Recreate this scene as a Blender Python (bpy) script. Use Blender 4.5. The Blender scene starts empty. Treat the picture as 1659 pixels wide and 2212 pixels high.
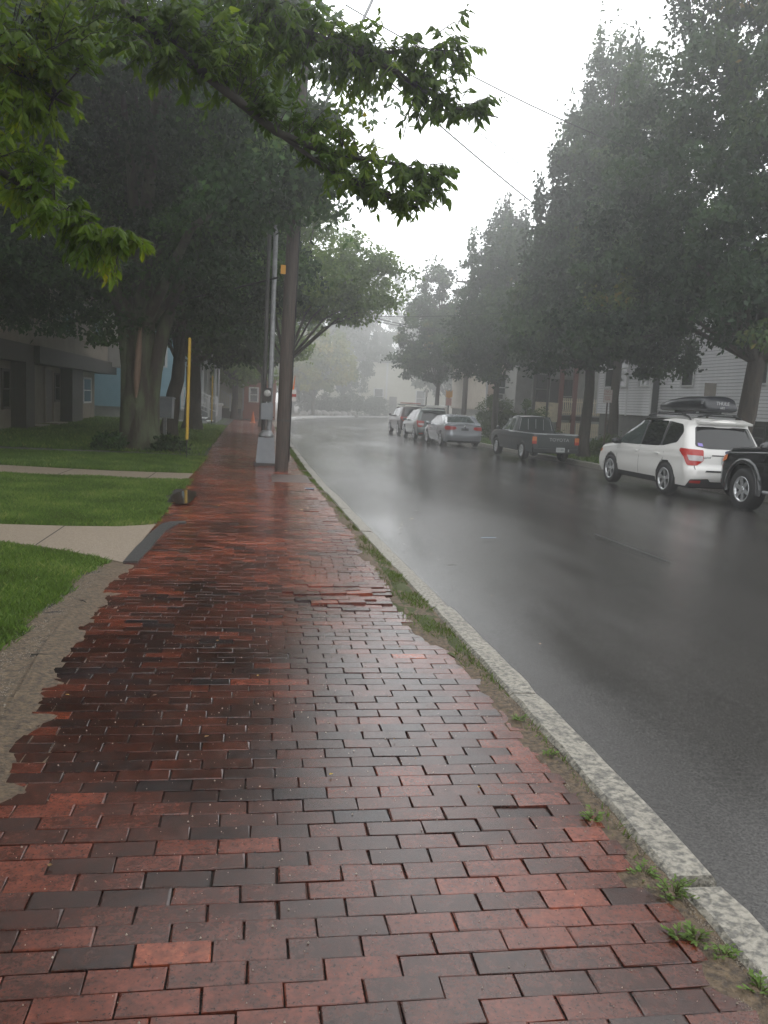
import bpy, bmesh, math, random
import numpy as np
from mathutils import Vector, Matrix, noise
from mathutils.geometry import tessellate_polygon

rnd = random.Random(7)
nr = np.random.RandomState(11)
R = math.radians
S = bpy.context.scene
COL = S.collection

# ------------------------------------------------------------------ camera
cam_d = bpy.data.cameras.new('camera')
cam = bpy.data.objects.new('camera', cam_d)
COL.objects.link(cam)
cam_d.sensor_fit = 'VERTICAL'
cam_d.sensor_height = 24.0
cam_d.lens = 1805.0 / 2212.0 * 24.0
cam_d.clip_start = 0.05
cam_d.clip_end = 3000
cam.matrix_world = (Matrix.Translation((0, 0, 1.5)) @ Matrix.Rotation(R(-8.73), 4, 'Z')
                    @ Matrix.Rotation(R(90 - 7.45), 4, 'X') @ Matrix.Rotation(R(2.87), 4, 'Z'))
S.camera = cam

# ------------------------------------------------------------------ overcast sky, weak soft sun, exposure
world = bpy.data.worlds.new('World')
S.world = world
world.use_nodes = True
wn, wl = world.node_tree.nodes, world.node_tree.links
wn.clear()
sky = wn.new('ShaderNodeTexSky')
sky.sky_type = 'NISHITA'
sky.sun_disc = False
sky.sun_elevation = R(58)
sky.sun_rotation = R(20)
sky.dust_density = 4.0
hsv = wn.new('ShaderNodeHueSaturation')
hsv.inputs['Saturation'].default_value = 0.12
mixc = wn.new('ShaderNodeMixRGB')
mixc.inputs['Fac'].default_value = 0.75
mixc.inputs['Color2'].default_value = (26.0, 26.4, 26.8, 1)
bg = wn.new('ShaderNodeBackground')
bg.inputs['Strength'].default_value = 0.13
wo = wn.new('ShaderNodeOutputWorld')
wl.new(sky.outputs[0], hsv.inputs['Color'])
wl.new(hsv.outputs[0], mixc.inputs['Color1'])
wl.new(mixc.outputs[0], bg.inputs['Color'])
wl.new(bg.outputs[0], wo.inputs['Surface'])

sun_d = bpy.data.lights.new('sun', 'SUN')
sun_d.energy = 0.5
sun_d.angle = R(40)
sun_d.color = (1.0, 0.97, 0.93)
sun = bpy.data.objects.new('sun', sun_d)
COL.objects.link(sun)
sun.rotation_euler = (R(32), 0, R(-20 + 180))

S.view_settings.view_transform = 'Standard'
S.view_settings.look = 'None'
S.view_settings.gamma = 1.0
S.view_settings.exposure = -0.24
S.cycles.volume_bounces = 3
S.cycles.max_bounces = 8
S.cycles.use_denoising = True
FOG = 0.0064

# ------------------------------------------------------------------ helpers
def tag(o, label=None, cat=None, group=None, kind=None):
    if label: o['label'] = label
    if cat: o['category'] = cat
    if group: o['group'] = group
    if kind: o['kind'] = kind
    return o

def empty(name, loc=(0, 0, 0), rz=0.0, label=None, cat=None, group=None):
    o = bpy.data.objects.new(name, None)
    o.empty_display_size = 0.2
    o.location = loc
    o.rotation_euler = (0, 0, rz)
    COL.objects.link(o)
    return tag(o, label, cat, group)

def link(name, me, m=None, parent=None, loc=None):
    o = bpy.data.objects.new(name, me)
    COL.objects.link(o)
    if m is not None and len(me.materials) == 0: me.materials.append(m)
    if parent is not None: o.parent = parent
    if loc is not None: o.location = loc
    return o

def smooth(me):
    me.polygons.foreach_set('use_smooth', [True] * len(me.polygons))

def np_mesh(name, verts, faces, tone=None, sm=False):
    verts = np.asarray(verts, dtype=np.float32)
    faces = np.asarray(faces, dtype=np.int32)
    me = bpy.data.meshes.new(name)
    nf, k = faces.shape
    me.vertices.add(len(verts))
    me.vertices.foreach_set('co', verts.ravel())
    me.loops.add(nf * k)
    me.loops.foreach_set('vertex_index', faces.ravel())
    me.polygons.add(nf)
    me.polygons.foreach_set('loop_start', np.arange(0, nf * k, k, dtype=np.int32))
    me.polygons.foreach_set('loop_total', np.full(nf, k, dtype=np.int32))
    me.update(calc_edges=True)
    if tone is not None:
        a = me.attributes.new('tone', 'FLOAT', 'FACE')
        a.data.foreach_set('value', np.asarray(tone, dtype=np.float32))
    me.polygons.foreach_set('use_smooth', [bool(sm)] * len(me.polygons))
    return me

class MB:
    """collects shapes, then links them as one mesh"""
    def __init__(s): s.v = []; s.f = []; s.sm = []
    def add(s, vs, fs, sm=False):
        n = len(s.v)
        s.v += [tuple(v) for v in vs]
        s.f += [tuple(i + n for i in f) for f in fs]
        s.sm += [sm] * len(fs)
        return s
    def box(s, c, d, rz=0.0, rx=0.0, ry=0.0, taper=1.0):
        x, y, z = d[0] / 2, d[1] / 2, d[2] / 2
        t = taper
        vs = [(-x, -y, -z), (x, -y, -z), (x, y, -z), (-x, y, -z), (-x * t, -y * t, z), (x * t, -y * t, z), (x * t, y * t, z), (-x * t, y * t, z)]
        M = Matrix.Rotation(rz, 3, 'Z') @ Matrix.Rotation(ry, 3, 'Y') @ Matrix.Rotation(rx, 3, 'X')
        cc = Vector(c)
        return s.add([cc + M @ Vector(v) for v in vs], [(0, 3, 2, 1), (4, 5, 6, 7), (0, 1, 5, 4), (1, 2, 6, 5), (2, 3, 7, 6), (3, 0, 4, 7)])
    def quad(s, a, b, c, d): return s.add([a, b, c, d], [(0, 1, 2, 3)])
    def tube(s, pts, rad, n=8, cap=True):
        pts = [Vector(p) for p in pts]
        if not isinstance(rad, (list, tuple)): rad = [rad] * len(pts)
        vs = []; fs = []
        t0 = (pts[1] - pts[0]).normalized()
        u = t0.orthogonal().normalized()
        for i, p in enumerate(pts):
            t = (pts[min(i + 1, len(pts) - 1)] - pts[max(i - 1, 0)])
            t = t.normalized() if t.length > 1e-9 else t0
            u = (u - t * u.dot(t)).normalized()
            w = t.cross(u)
            for k in range(n):
                a = 2 * math.pi * k / n
                vs.append(p + (u * math.cos(a) + w * math.sin(a)) * rad[i])
        for i in range(len(pts) - 1):
            for k in range(n):
                k2 = (k + 1) % n
                fs.append((i * n + k, i * n + k2, (i + 1) * n + k2, (i + 1) * n + k))
        s.add(vs, fs, True)
        if cap:
            s.add(vs[:n], [tuple(range(n))[::-1]])
            s.add(vs[-n:], [tuple(range(n))])
        return s
    def lathe(s, prof, axis='z', c=(0, 0, 0), n=24, sm=True):
        vs = []; fs = []
        for r, h in prof:
            for k in range(n):
                a = 2 * math.pi * k / n
                p = (r * math.cos(a), r * math.sin(a), h) if axis == 'z' else ((h, r * math.cos(a), r * math.sin(a)) if axis == 'x' else (r * math.cos(a), h, r * math.sin(a)))
                vs.append((p[0] + c[0], p[1] + c[1], p[2] + c[2]))
        for i in range(len(prof) - 1):
            for k in range(n):
                k2 = (k + 1) % n
                fs.append((i * n + k, i * n + k2, (i + 1) * n + k2, (i + 1) * n + k))
        return s.add(vs, fs, sm)
    def build(s, name, m, parent=None, loc=None):
        me = bpy.data.meshes.new(name)
        me.from_pydata(s.v, [], s.f)
        me.polygons.foreach_set('use_smooth', s.sm)
        me.update()
        return link(name, me, m, parent, loc)

def interp(x, xs, ys):
    return float(np.interp(x, xs, ys))

def zg(x, y):
    """height of the street ground: it falls a little beyond the near part"""
    a = np.interp(y, [12, 45, 60, 130], [0, -.25, -.28, -.62])
    return a * np.clip((np.asarray(x) + 6.0) / 6.0, 0, 1)

def zgf(x, y): return float(zg(x, y))

# ------------------------------------------------------------------ materials
def mat(name, col=(.5, .5, .5), rough=.5, col2=None, ns=5.0, bump=0.0, bs=40.0, metal=0.0, spec=.5, detail=4.0,
        rough2=None, rs=1.0, emit=None, coords='Object', stretch=None, tone=False, lo=.35, hi=.65, coat=0.0):
    if metal < .5: col = tuple(v * .8 for v in col); col2 = tuple(v * .8 for v in col2) if col2 else None
    m = bpy.data.materials.new(name)
    m.use_nodes = True
    N, L = m.node_tree.nodes, m.node_tree.links
    p = N['Principled BSDF']
    p.inputs['Base Color'].default_value = (*col, 1)
    p.inputs['Roughness'].default_value = rough
    p.inputs['Metallic'].default_value = metal
    p.inputs['Specular IOR Level'].default_value = spec
    if coat: p.inputs['Coat Weight'].default_value = coat; p.inputs['Coat Roughness'].default_value = .05
    src = None
    if coords == 'World':
        g = N.new('ShaderNodeNewGeometry'); src = g.outputs['Position']
    else:
        t = N.new('ShaderNodeTexCoord'); src = t.outputs[coords]
    if stretch:
        mp = N.new('ShaderNodeMapping'); mp.inputs['Scale'].default_value = stretch
        L.new(src, mp.inputs['Vector']); src = mp.outputs[0]
    def nz(scale, det=detail, r=.6):
        n = N.new('ShaderNodeTexNoise'); n.inputs['Scale'].default_value = scale
        n.inputs['Detail'].default_value = det; n.inputs['Roughness'].default_value = r
        L.new(src, n.inputs['Vector']); return n.outputs['Fac']
    def ramp(f, a, b, ca=None, cb=None):
        r = N.new('ShaderNodeValToRGB'); r.color_ramp.elements[0].position = a; r.color_ramp.elements[1].position = b
        if ca: r.color_ramp.elements[0].color = (*ca, 1); r.color_ramp.elements[1].color = (*cb, 1)
        L.new(f, r.inputs['Fac']); return r.outputs['Color']
    if col2 is not None:
        L.new(ramp(nz(ns), lo, hi, col, col2), p.inputs['Base Color'])
    if rough2 is not None:
        c = ramp(nz(rs, 3.0), .35, .65, (rough,) * 3, (rough2,) * 3)
        L.new(c, p.inputs['Roughness'])
    if bump:
        b = N.new('ShaderNodeBump'); b.inputs['Strength'].default_value = bump; b.inputs['Distance'].default_value = .02
        L.new(nz(bs, 5.0), b.inputs['Height']); L.new(b.outputs[0], p.inputs['Normal'])
    if emit: p.inputs['Emission Color'].default_value = (*emit, 1); p.inputs['Emission Strength'].default_value = 1
    return m

def leaf_mat(name, stops, trans=.3, rough=.55, noise_s=.35, dim=1.0):
    m = bpy.data.materials.new(name); m.use_nodes = True
    N, L = m.node_tree.nodes, m.node_tree.links
    p = N['Principled BSDF']; out = N['Material Output']
    at = N.new('ShaderNodeAttribute'); at.attribute_name = 'tone'
    g = N.new('ShaderNodeNewGeometry')
    n = N.new('ShaderNodeTexNoise'); n.inputs['Scale'].default_value = noise_s; n.inputs['Detail'].default_value = 3
    L.new(g.outputs['Position'], n.inputs['Vector'])
    a = N.new('ShaderNodeMath'); a.operation = 'MULTIPLY_ADD'; a.inputs[1].default_value = 1.1; a.inputs[2].default_value = -.55
    L.new(n.outputs['Fac'], a.inputs[0])
    b = N.new('ShaderNodeMath'); b.operation = 'ADD'; b.use_clamp = True
    L.new(a.outputs[0], b.inputs[0]); L.new(at.outputs['Fac'], b.inputs[1])
    r = N.new('ShaderNodeValToRGB')
    el = r.color_ramp.elements
    while len(el) < len(stops): el.new(.5)
    for i, (ps, c) in enumerate(stops): el[i].position = ps; el[i].color = (*[v * dim for v in c], 1)
    L.new(b.outputs[0], r.inputs['Fac']); L.new(r.outputs['Color'], p.inputs['Base Color'])
    p.inputs['Roughness'].default_value = rough
    p.inputs['Specular IOR Level'].default_value = .17
    tr = N.new('ShaderNodeBsdfTranslucent')
    mu = N.new('ShaderNodeMixRGB'); mu.blend_type = 'MULTIPLY'; mu.inputs['Fac'].default_value = 1
    mu.inputs['Color2'].default_value = (1.5, 1.45, .6, 1)
    L.new(r.outputs['Color'], mu.inputs['Color1']); L.new(mu.outputs[0], tr.inputs['Color'])
    mx = N.new('ShaderNodeMixShader'); mx.inputs['Fac'].default_value = trans
    L.new(p.outputs[0], mx.inputs[1]); L.new(tr.outputs[0], mx.inputs[2]); L.new(mx.outputs[0], out.inputs['Surface'])
    return m

def brick_mat():
    m = bpy.data.materials.new('wet_brick'); m.use_nodes = True
    N, L = m.node_tree.nodes, m.node_tree.links
    p = N['Principled BSDF']
    at = N.new('ShaderNodeAttribute'); at.attribute_name = 'tone'
    g = N.new('ShaderNodeNewGeometry')
    def nz(s, d, ro=.6):
        n = N.new('ShaderNodeTexNoise'); n.inputs['Scale'].default_value = s; n.inputs['Detail'].default_value = d
        n.inputs['Roughness'].default_value = ro; L.new(g.outputs['Position'], n.inputs['Vector']); return n.outputs['Fac']
    def ramp(f, stops):
        r = N.new('ShaderNodeValToRGB'); el = r.color_ramp.elements
        while len(el) < len(stops): el.new(.5)
        for i, (ps, c) in enumerate(stops): el[i].position = ps; el[i].color = (*c, 1)
        L.new(f, r.inputs['Fac']); return r.outputs['Color']
    def mul(a, b, f=1.0):
        m1 = N.new('ShaderNodeMixRGB'); m1.blend_type = 'MULTIPLY'; m1.inputs['Fac'].default_value = f
        L.new(a, m1.inputs['Color1']); L.new(b, m1.inputs['Color2']); return m1.outputs[0]
    def madd(f, k, c):
        a = N.new('ShaderNodeMath'); a.operation = 'MULTIPLY_ADD'; a.inputs[1].default_value = k; a.inputs[2].default_value = c
        L.new(f, a.inputs[0]); return a.outputs[0]
    def add(a, b):
        q = N.new('ShaderNodeMath'); q.operation = 'ADD'; q.use_clamp = True; L.new(a, q.inputs[0]); L.new(b, q.inputs[1]); return q.outputs[0]
    t = add(add(at.outputs['Fac'], madd(nz(14, 6, .75), .75, -.375)), madd(nz(60, 4, .7), .5, -.25))
    base = ramp(t, [(0, (.024, .020, .022)), (.14, (.036, .021, .020)), (.26, (.055, .022, .016)), (.45, (.092, .030, .020)),
             (.62, (.148, .041, .025)), (.8, (.205, .052, .029)), (.93, (.27, .070, .036)), (1, (.32, .09, .045))])
    c = mul(base, ramp(nz(.9, 6, .7), [(.36, (.34, .31, .29)), (.60, (1, 1, 1))]))
    c = mul(c, ramp(nz(26, 6, .75), [(.30, (.45, .42, .42)), (.62, (1.0, 1.0, 1.0))]))
    c = mul(c, ramp(nz(85, 4, .7), [(.33, (.30, .26, .24)), (.45, (1, 1, 1))]))
    # thin film of sandy dirt here and there
    mx = N.new('ShaderNodeMixRGB'); mx.inputs['Color2'].default_value = (.075, .060, .044, 1)
    L.new(ramp(nz(3.2, 8, .72), [(.60, (0, 0, 0)), (.80, (.55, .55, .55))]), mx.inputs['Fac']); L.new(c, mx.inputs['Color1'])
    L.new(mx.outputs[0], p.inputs['Base Color'])
    rr = N.new('ShaderNodeMapRange'); rr.inputs['From Min'].default_value = .3; rr.inputs['From Max'].default_value = .7
    rr.inputs['To Min'].default_value = .05; rr.inputs['To Max'].default_value = .24
    L.new(nz(11, 6, .7), rr.inputs['Value']); L.new(rr.outputs[0], p.inputs['Roughness'])
    p.inputs['Specular IOR Level'].default_value = .52
    b = N.new('ShaderNodeBump'); b.inputs['Strength'].default_value = .40; b.inputs['Distance'].default_value = .0022
    L.new(nz(95, 8, .75), b.inputs['Height']); L.new(b.outputs[0], p.inputs['Normal'])
    return m

def road_mat():
    m = bpy.data.materials.new('wet_asphalt'); m.use_nodes = True
    N, L = m.node_tree.nodes, m.node_tree.links
    p = N['Principled BSDF']
    p.inputs['Specular IOR Level'].default_value = .5
    g = N.new('ShaderNodeNewGeometry')
    mp = N.new('ShaderNodeMapping'); mp.inputs['Scale'].default_value = (.75, .16, 1)
    L.new(g.outputs['Position'], mp.inputs['Vector'])
    def nz(s, d, ro=.6, src=g.outputs['Position']):
        n = N.new('ShaderNodeTexNoise'); n.inputs['Scale'].default_value = s; n.inputs['Detail'].default_value = d
        n.inputs['Roughness'].default_value = ro; L.new(src, n.inputs['Vector']); return n.outputs['Fac']
    def mr(f, a, b, c, d):
        r = N.new('ShaderNodeMapRange'); r.inputs['From Min'].default_value = a; r.inputs['From Max'].default_value = b
        r.inputs['To Min'].default_value = c; r.inputs['To Max'].default_value = d; L.new(f, r.inputs['Value']); return r.outputs[0]
    big = nz(.55, 4, .55, mp.outputs[0])
    c1 = N.new('ShaderNodeValToRGB'); c1.color_ramp.elements[0].position = .3; c1.color_ramp.elements[1].position = .75
    c1.color_ramp.elements[0].color = (.006, .006, .006, 1); c1.color_ramp.elements[1].color = (.085, .080, .075, 1)
    L.new(nz(75, 5, .8), c1.inputs['Fac'])
    crk = N.new('ShaderNodeTexVoronoi'); crk.feature = 'DISTANCE_TO_EDGE'; crk.inputs['Scale'].default_value = .55
    wv = N.new('ShaderNodeVectorMath'); wv.operation = 'MULTIPLY_ADD'; wv.inputs[1].default_value = (.5, .5, .5)
    nn = N.new('ShaderNodeTexNoise'); nn.inputs['Scale'].default_value = 1.6; nn.inputs['Detail'].default_value = 6; L.new(g.outputs['Position'], nn.inputs['Vector'])
    L.new(nn.outputs['Color'], wv.inputs[0]); L.new(g.outputs['Position'], wv.inputs[2]); L.new(wv.outputs[0], crk.inputs['Vector'])
    c2 = N.new('ShaderNodeMixRGB'); c2.blend_type = 'MULTIPLY'; c2.inputs['Fac'].default_value = 1
    v = N.new('ShaderNodeCombineColor'); k = mr(big, .3, .7, .75, 1.25)
    for q in range(3): L.new(k, v.inputs[q])
    L.new(c1.outputs['Color'], c2.inputs['Color1']); L.new(v.outputs[0], c2.inputs['Color2'])
    c3 = N.new('ShaderNodeMixRGB'); c3.blend_type = 'MULTIPLY'; c3.inputs['Fac'].default_value = .25
    v3 = N.new('ShaderNodeCombineColor'); k3 = mr(crk.outputs['Distance'], .0, .012, .25, 1.0)
    for q in range(3): L.new(k3, v3.inputs[q])
    L.new(c2.outputs[0], c3.inputs['Color1']); L.new(v3.outputs[0], c3.inputs['Color2'])
    L.new(c3.outputs[0], p.inputs['Base Color'])
    L.new(mr(nz(.8, 3, .5, mp.outputs[0]), .3, .7, .07, .24), p.inputs['Roughness'])
    b = N.new('ShaderNodeBump'); b.inputs['Distance'].default_value = .006
    L.new(mr(nz(.9, 4, .6, mp.outputs[0]), .35, .65, .12, .5), b.inputs['Strength'])
    L.new(nz(70, 5, .8), b.inputs['Height']); L.new(b.outputs[0], p.inputs['Normal'])
    return m

M_brick = brick_mat()
M_road = road_mat()
M_ground = mat('soil', (.045, .036, .026), .8, (.085, .068, .047), ns=3, bump=.6, bs=60, coords='World')
M_sand = mat('wet_sand', (.045, .029, .016), .65, (.19, .13, .072), ns=34, bump=1.0, bs=60, coords='World', detail=10, lo=.38, hi=.68)
M_bed = mat('joint_soil', (.012, .010, .009), .85, (.035, .027, .021), ns=40, coords='World', bump=1.0, bs=90)
M_lawn = mat('lawn_soil', (.022, .040, .012), .8, (.045, .075, .02), ns=18, bump=.7, bs=80, coords='World')
M_conc = mat('concrete', (.19, .15, .112), .45, (.35, .285, .215), ns=45, bump=.6, bs=70, coords='World', detail=8, lo=.3, hi=.7)
M_tar = mat('tar_patch', (.018, .018, .018), .4, (.035, .034, .033), ns=60, bump=.6, bs=120, coords='World')
M_gran = mat('granite', (.12, .115, .10), .42, (.36, .335, .28), ns=42, bump=.9, bs=45, coords='World', detail=12, lo=.40, hi=.58)
M_white_line = mat('worn_road_paint', (.025, .025, .025), .3, (.16, .16, .155), ns=13, lo=.5, hi=.68, coords='World')
M_blue_paint = mat('blue_paint', (.05, .09, .13), .5, (.10, .22, .34), ns=22, coords='World')
M_water = mat('puddle_water', (.045, .034, .026), .05, spec=.6)
M_pole = mat('pole_wood', (.034, .026, .021), .75, (.092, .068, .054), ns=6, bump=.7, bs=12, stretch=(6, 6, .35), detail=7)
M_bark = mat('bark', (.030, .024, .019), .85, (.075, .060, .046), ns=5, bump=1.0, bs=9, stretch=(2.2, 2.2, .5), detail=8)
M_barkmoss = mat('mossy_bark', (.045, .032, .024), .85, (.10, .12, .065), ns=2.4, bump=1.0, bs=8, stretch=(1.6, 1.6, .5), detail=8, lo=.42, hi=.62)
M_twig = mat('twig_bark', (.02, .017, .014), .8, (.04, .033, .026), ns=20)
M_galv = mat('galvanised_steel', (.17, .175, .18), .42, (.26, .265, .27), ns=8, metal=.5, bump=.05)
M_cabinet = mat('grey_enamel', (.20, .215, .23), .4, (.25, .265, .28), ns=4)
M_darkmetal = mat('dark_metal', (.035, .035, .034), .5, (.06, .055, .05), ns=12)
M_yellow = mat('yellow_plastic', (.62, .40, .03), .4, (.55, .34, .03), ns=6)
M_black = mat('black_rubber', (.012, .012, .012), .6)
M_glass = mat('window_glass', (.010, .012, .013), .04, spec=.6)
M_tint = mat('tinted_car_glass', (.006, .007, .008), .02, spec=.55)
M_clearg = mat('light_car_glass', (.05, .065, .062), .04, spec=.6)
M_tyre = mat('tyre_rubber', (.014, .014, .014), .7, bump=.2, bs=30)
M_alloy = mat('alloy_rim', (.55, .56, .57), .25, metal=.75)
M_under = mat('underbody', (.006, .006, .006), .8)
M_white_c = mat('white_car_paint', (.80, .79, .76), .28, coat=.6)
M_black_c = mat('black_car_paint', (.008, .009, .011), .2, coat=.6)
M_silver_c = mat('silver_car_paint', (.42, .44, .47), .25, metal=.35, coat=.6)
M_green_c = mat('grey_green_car_paint', (.085, .115, .105), .3, coat=.5)
M_red_c = mat('dark_maroon_car_paint', (.025, .008, .009), .45, coat=.5)
M_teal_c = mat('dark_teal_car_paint', (.008, .015, .018), .3, coat=.5)
M_clad = mat('black_cladding', (.022, .023, .024), .55)
M_redl = mat('red_lens', (.45, .02, .015), .12, spec=.6)
M_orl = mat('amber_lens', (.62, .17, .03), .15, spec=.6)
M_whl = mat('clear_lens', (.55, .52, .52), .12, spec=.6)
M_plate = mat('number_plate', (.45, .47, .46), .4)
M_ink = mat('plate_ink', (.03, .06, .06), .5)
M_chrome = mat('chrome', (.6, .61, .62), .15, metal=.9)
M_letter = mat('pale_lettering', (.42, .42, .42), .4)
M_sign = mat('sign_white', (.50, .47, .44), .5, (.58, .56, .54), ns=8)
M_signred = mat('sign_red_ink', (.35, .06, .05), .5)
M_signback = mat('sign_back', (.16, .14, .12), .5, (.21, .19, .165), ns=8)
M_signyel = mat('sign_amber', (.75, .36, .03), .5)
M_signpink = mat('sign_faded_red', (.55, .25, .22), .5)
M_postbrown = mat('rusty_post', (.05, .03, .022), .7, (.09, .055, .04), ns=20)
M_clap = mat('white_vinyl_siding', (.66, .66, .68), .5, (.76, .76, .77), ns=2, rough2=.4)
M_clapshade = mat('siding_shadow_back', (.12, .12, .125), .7)  # dark backing whose gaps between boards stand for shadow lines
M_found = mat('concrete_foundation', (.13, .13, .122), .8, (.20, .195, .18), ns=2.5, bump=.3, bs=40)
M_trim = mat('white_trim', (.58, .58, .59), .5, (.66, .66, .66), ns=4)
M_tan = mat('tan_stucco', (.20, .165, .125), .8, (.27, .225, .175), ns=1.5, bump=.3, bs=60)
M_pale = mat('pale_upper_siding', (.50, .47, .43), .7, (.58, .555, .52), ns=2)
M_brown = mat('dark_brown_wood', (.030, .022, .017), .6, (.055, .040, .030), ns=8, stretch=(3, 3, .4))
M_door = mat('brown_door', (.05, .03, .02), .5, (.075, .045, .03), ns=6)
M_blue = mat('pale_blue_siding', (.23, .41, .50), .6, (.27, .46, .55), ns=3)
M_cream = mat('cream_siding', (.52, .46, .39), .6, (.60, .54, .46), ns=3)
M_peach = mat('peach_siding', (.55, .42, .35), .6, (.62, .49, .41), ns=3)
M_grayh = mat('weathered_grey_siding', (.30, .30, .28), .7, (.38, .38, .36), ns=3)
M_fogcream = mat('pale_yellow_siding', (.55, .53, .42), .7, (.62, .60, .50), ns=2)
M_roof = mat('dark_shingles', (.04, .038, .037), .8, (.075, .07, .068), ns=14)
M_rwood = mat('red_stained_wood', (.16, .045, .035), .6, (.22, .07, .05), ns=7, stretch=(3, 3, .5))
M_picket = mat('cream_picket', (.85, .74, .55), .6, (.62, .54, .41), ns=5)
M_brickw = mat('red_brick_wall', (.22, .07, .05), .8, (.32, .11, .075), ns=10)
M_wire = mat('cable_black', (.012, .012, .012), .6)
M_cone = mat('orange_plastic', (.75, .19, .04), .5)
M_acw = mat('air_conditioner_white', (.5, .5, .48), .5)
M_moss = mat('moss', (.035, .05, .012), .9, (.08, .09, .025), ns=25, bump=.8, bs=90, coords='World')
M_rock = mat('pale_rock', (.2, .19, .18), .8, (.33, .31, .29), ns=6, bump=.5, bs=14)

LF_near = leaf_mat('near_leaf', [(0, (.016, .034, .006)), (.42, (.046, .085, .012)), (.72, (.085, .135, .016)), (.93, (.15, .18, .02)), (1, (.24, .20, .02))], trans=.50, noise_s=1.1, dim=1.1)
LF_left = leaf_mat('left_tree_leaf', [(0, (.010, .026, .009)), (.4, (.026, .060, .018)), (.75, (.060, .125, .034)), (1, (.11, .18, .055))], trans=.30)
LF_mid = leaf_mat('street_tree_leaf', [(0, (.045, .085, .018)), (.5, (.11, .18, .04)), (1, (.2, .26, .07))], trans=.48)
LF_right = leaf_mat('right_tree_leaf', [(0, (.010, .022, .012)), (.4, (.026, .052, .024)), (.75, (.052, .092, .036)), (.94, (.085, .115, .04)), (1, (.17, .13, .04))], trans=.27)
LF_far = leaf_mat('far_leaf', [(0, (.03, .045, .03)), (1, (.06, .08, .045))], trans=.25)
LF_yel = leaf_mat('yellowing_leaf', [(0, (.07, .10, .02)), (.6, (.18, .18, .03)), (1, (.34, .24, .035))], trans=.35)
LF_grass = leaf_mat('grass_blade', [(0, (.045, .065, .016)), (.35, (.065, .115, .026)), (.75, (.115, .18, .045)), (1, (.22, .23, .10))], trans=.35, noise_s=1.6, dim=1.15)
LF_weed = leaf_mat('weed_leaf', [(0, (.05, .055, .015)), (.4, (.075, .11, .025)), (1, (.11, .19, .04))], trans=.3, noise_s=1.6)
LF_bush = leaf_mat('bush_leaf', [(0, (.035, .06, .02)), (.6, (.07, .11, .03)), (1, (.10, .15, .04))], trans=.3)
M_aggr = M_road
LF_litter = leaf_mat('litter', [(0, (.06, .035, .02)), (.6, (.2, .12, .04)), (1, (.45, .33, .06))], trans=.1)

# ------------------------------------------------------------------ ground sheets
def grid_sheet(name, xs, ys, hf, m, kind='structure', sm=True):
    X, Y = np.meshgrid(xs, ys)
    Z = hf(X, Y)
    V = np.stack([X, Y, Z], -1).reshape(-1, 3)
    nx, ny = len(xs), len(ys)
    i = (np.arange(ny - 1)[:, None] * nx + np.arange(nx - 1)[None, :]).ravel()
    F = np.stack([i, i + 1, i + nx + 1, i + nx], -1)
    me = np_mesh(name, V, F, sm=sm)
    o = link(name, me, m)
    return tag(o, kind=kind) if kind else o

RL = [(-30, 1.30), (9, 1.20), (14, 1.14), (23, 1.08), (52, 1.05)]      # left kerb, road side
def road_left(y):
    return np.interp(y, [-30, 2, 4, 6, 8, 10, 12, 15, 20, 52, 66, 84, 98, 116, 140, 175, 230], [1.60, 1.55, 1.525, 1.475, 1.41, 1.355, 1.305, 1.245, 1.20, 1.20, 1.7, 3.6, 6.5, 12.5, 24, 45, 90])
def road_right(y):
    return np.interp(y, [-30, 54, 70, 86, 110, 140, 190, 230], [10.75, 10.75, 12.5, 16.0, 28, 54, 115, 160])

def ground_h(X, Y):
    inside = (X > road_left(Y) - .25) & (X < road_right(Y) + .3)
    return zg(X, Y) - np.where(inside, .40, .06)
ys = np.concatenate([np.arange(-30, 60, 1.0), np.arange(60, 361, 2.0)])
xs = np.concatenate([np.arange(-90, -2, 2.0), [-1.6, -.4, .6, .9, 1.1, 1.6, 4, 7, 10, 10.7, 11.2, 11.6], np.arange(12.5, 180, 1.5)])
grid_sheet('ground', xs, ys, ground_h, M_ground)

def crown(X, Y):
    w = (X - road_left(Y)) / (road_right(Y) - road_left(Y))
    return .07 * (1 - (2 * w - 1) ** 2)
def strip(name, y0, y1, dy, fl, fr, nx, zoff, m, kind='structure', hf=None, nzamp=0.0, nzs=1.0):
    yy = np.arange(y0, y1 + 1e-6, dy)
    t = np.linspace(0, 1, nx)
    X = fl(yy)[:, None] * (1 - t) + fr(yy)[:, None] * t
    Y = np.repeat(yy[:, None], nx, 1)
    Z = zg(X, Y) + zoff
    if hf is not None: Z = Z + hf(X, Y)
    if nzamp:
        for a in range(Z.shape[0]):
            for b in range(Z.shape[1]):
                Z[a, b] += nzamp * noise.noise(Vector((X[a, b] * nzs, Y[a, b] * nzs, 3)))
    V = np.stack([X, Y, Z], -1).reshape(-1, 3)
    ny = len(yy)
    i = (np.arange(ny - 1)[:, None] * nx + np.arange(nx - 1)[None, :]).ravel()
    F = np.stack([i, i + 1, i + nx + 1, i + nx], -1)
    o = link(name, np_mesh(name, V, F, sm=True), m)
    if kind: tag(o, kind=kind)
    return o
ROADZ = -.17
strip('road', -12, 220, .5, lambda y: road_left(y) - .05, lambda y: road_right(y) + .05, 24, ROADZ, M_road, hf=crown, nzamp=.010, nzs=.35)

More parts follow.
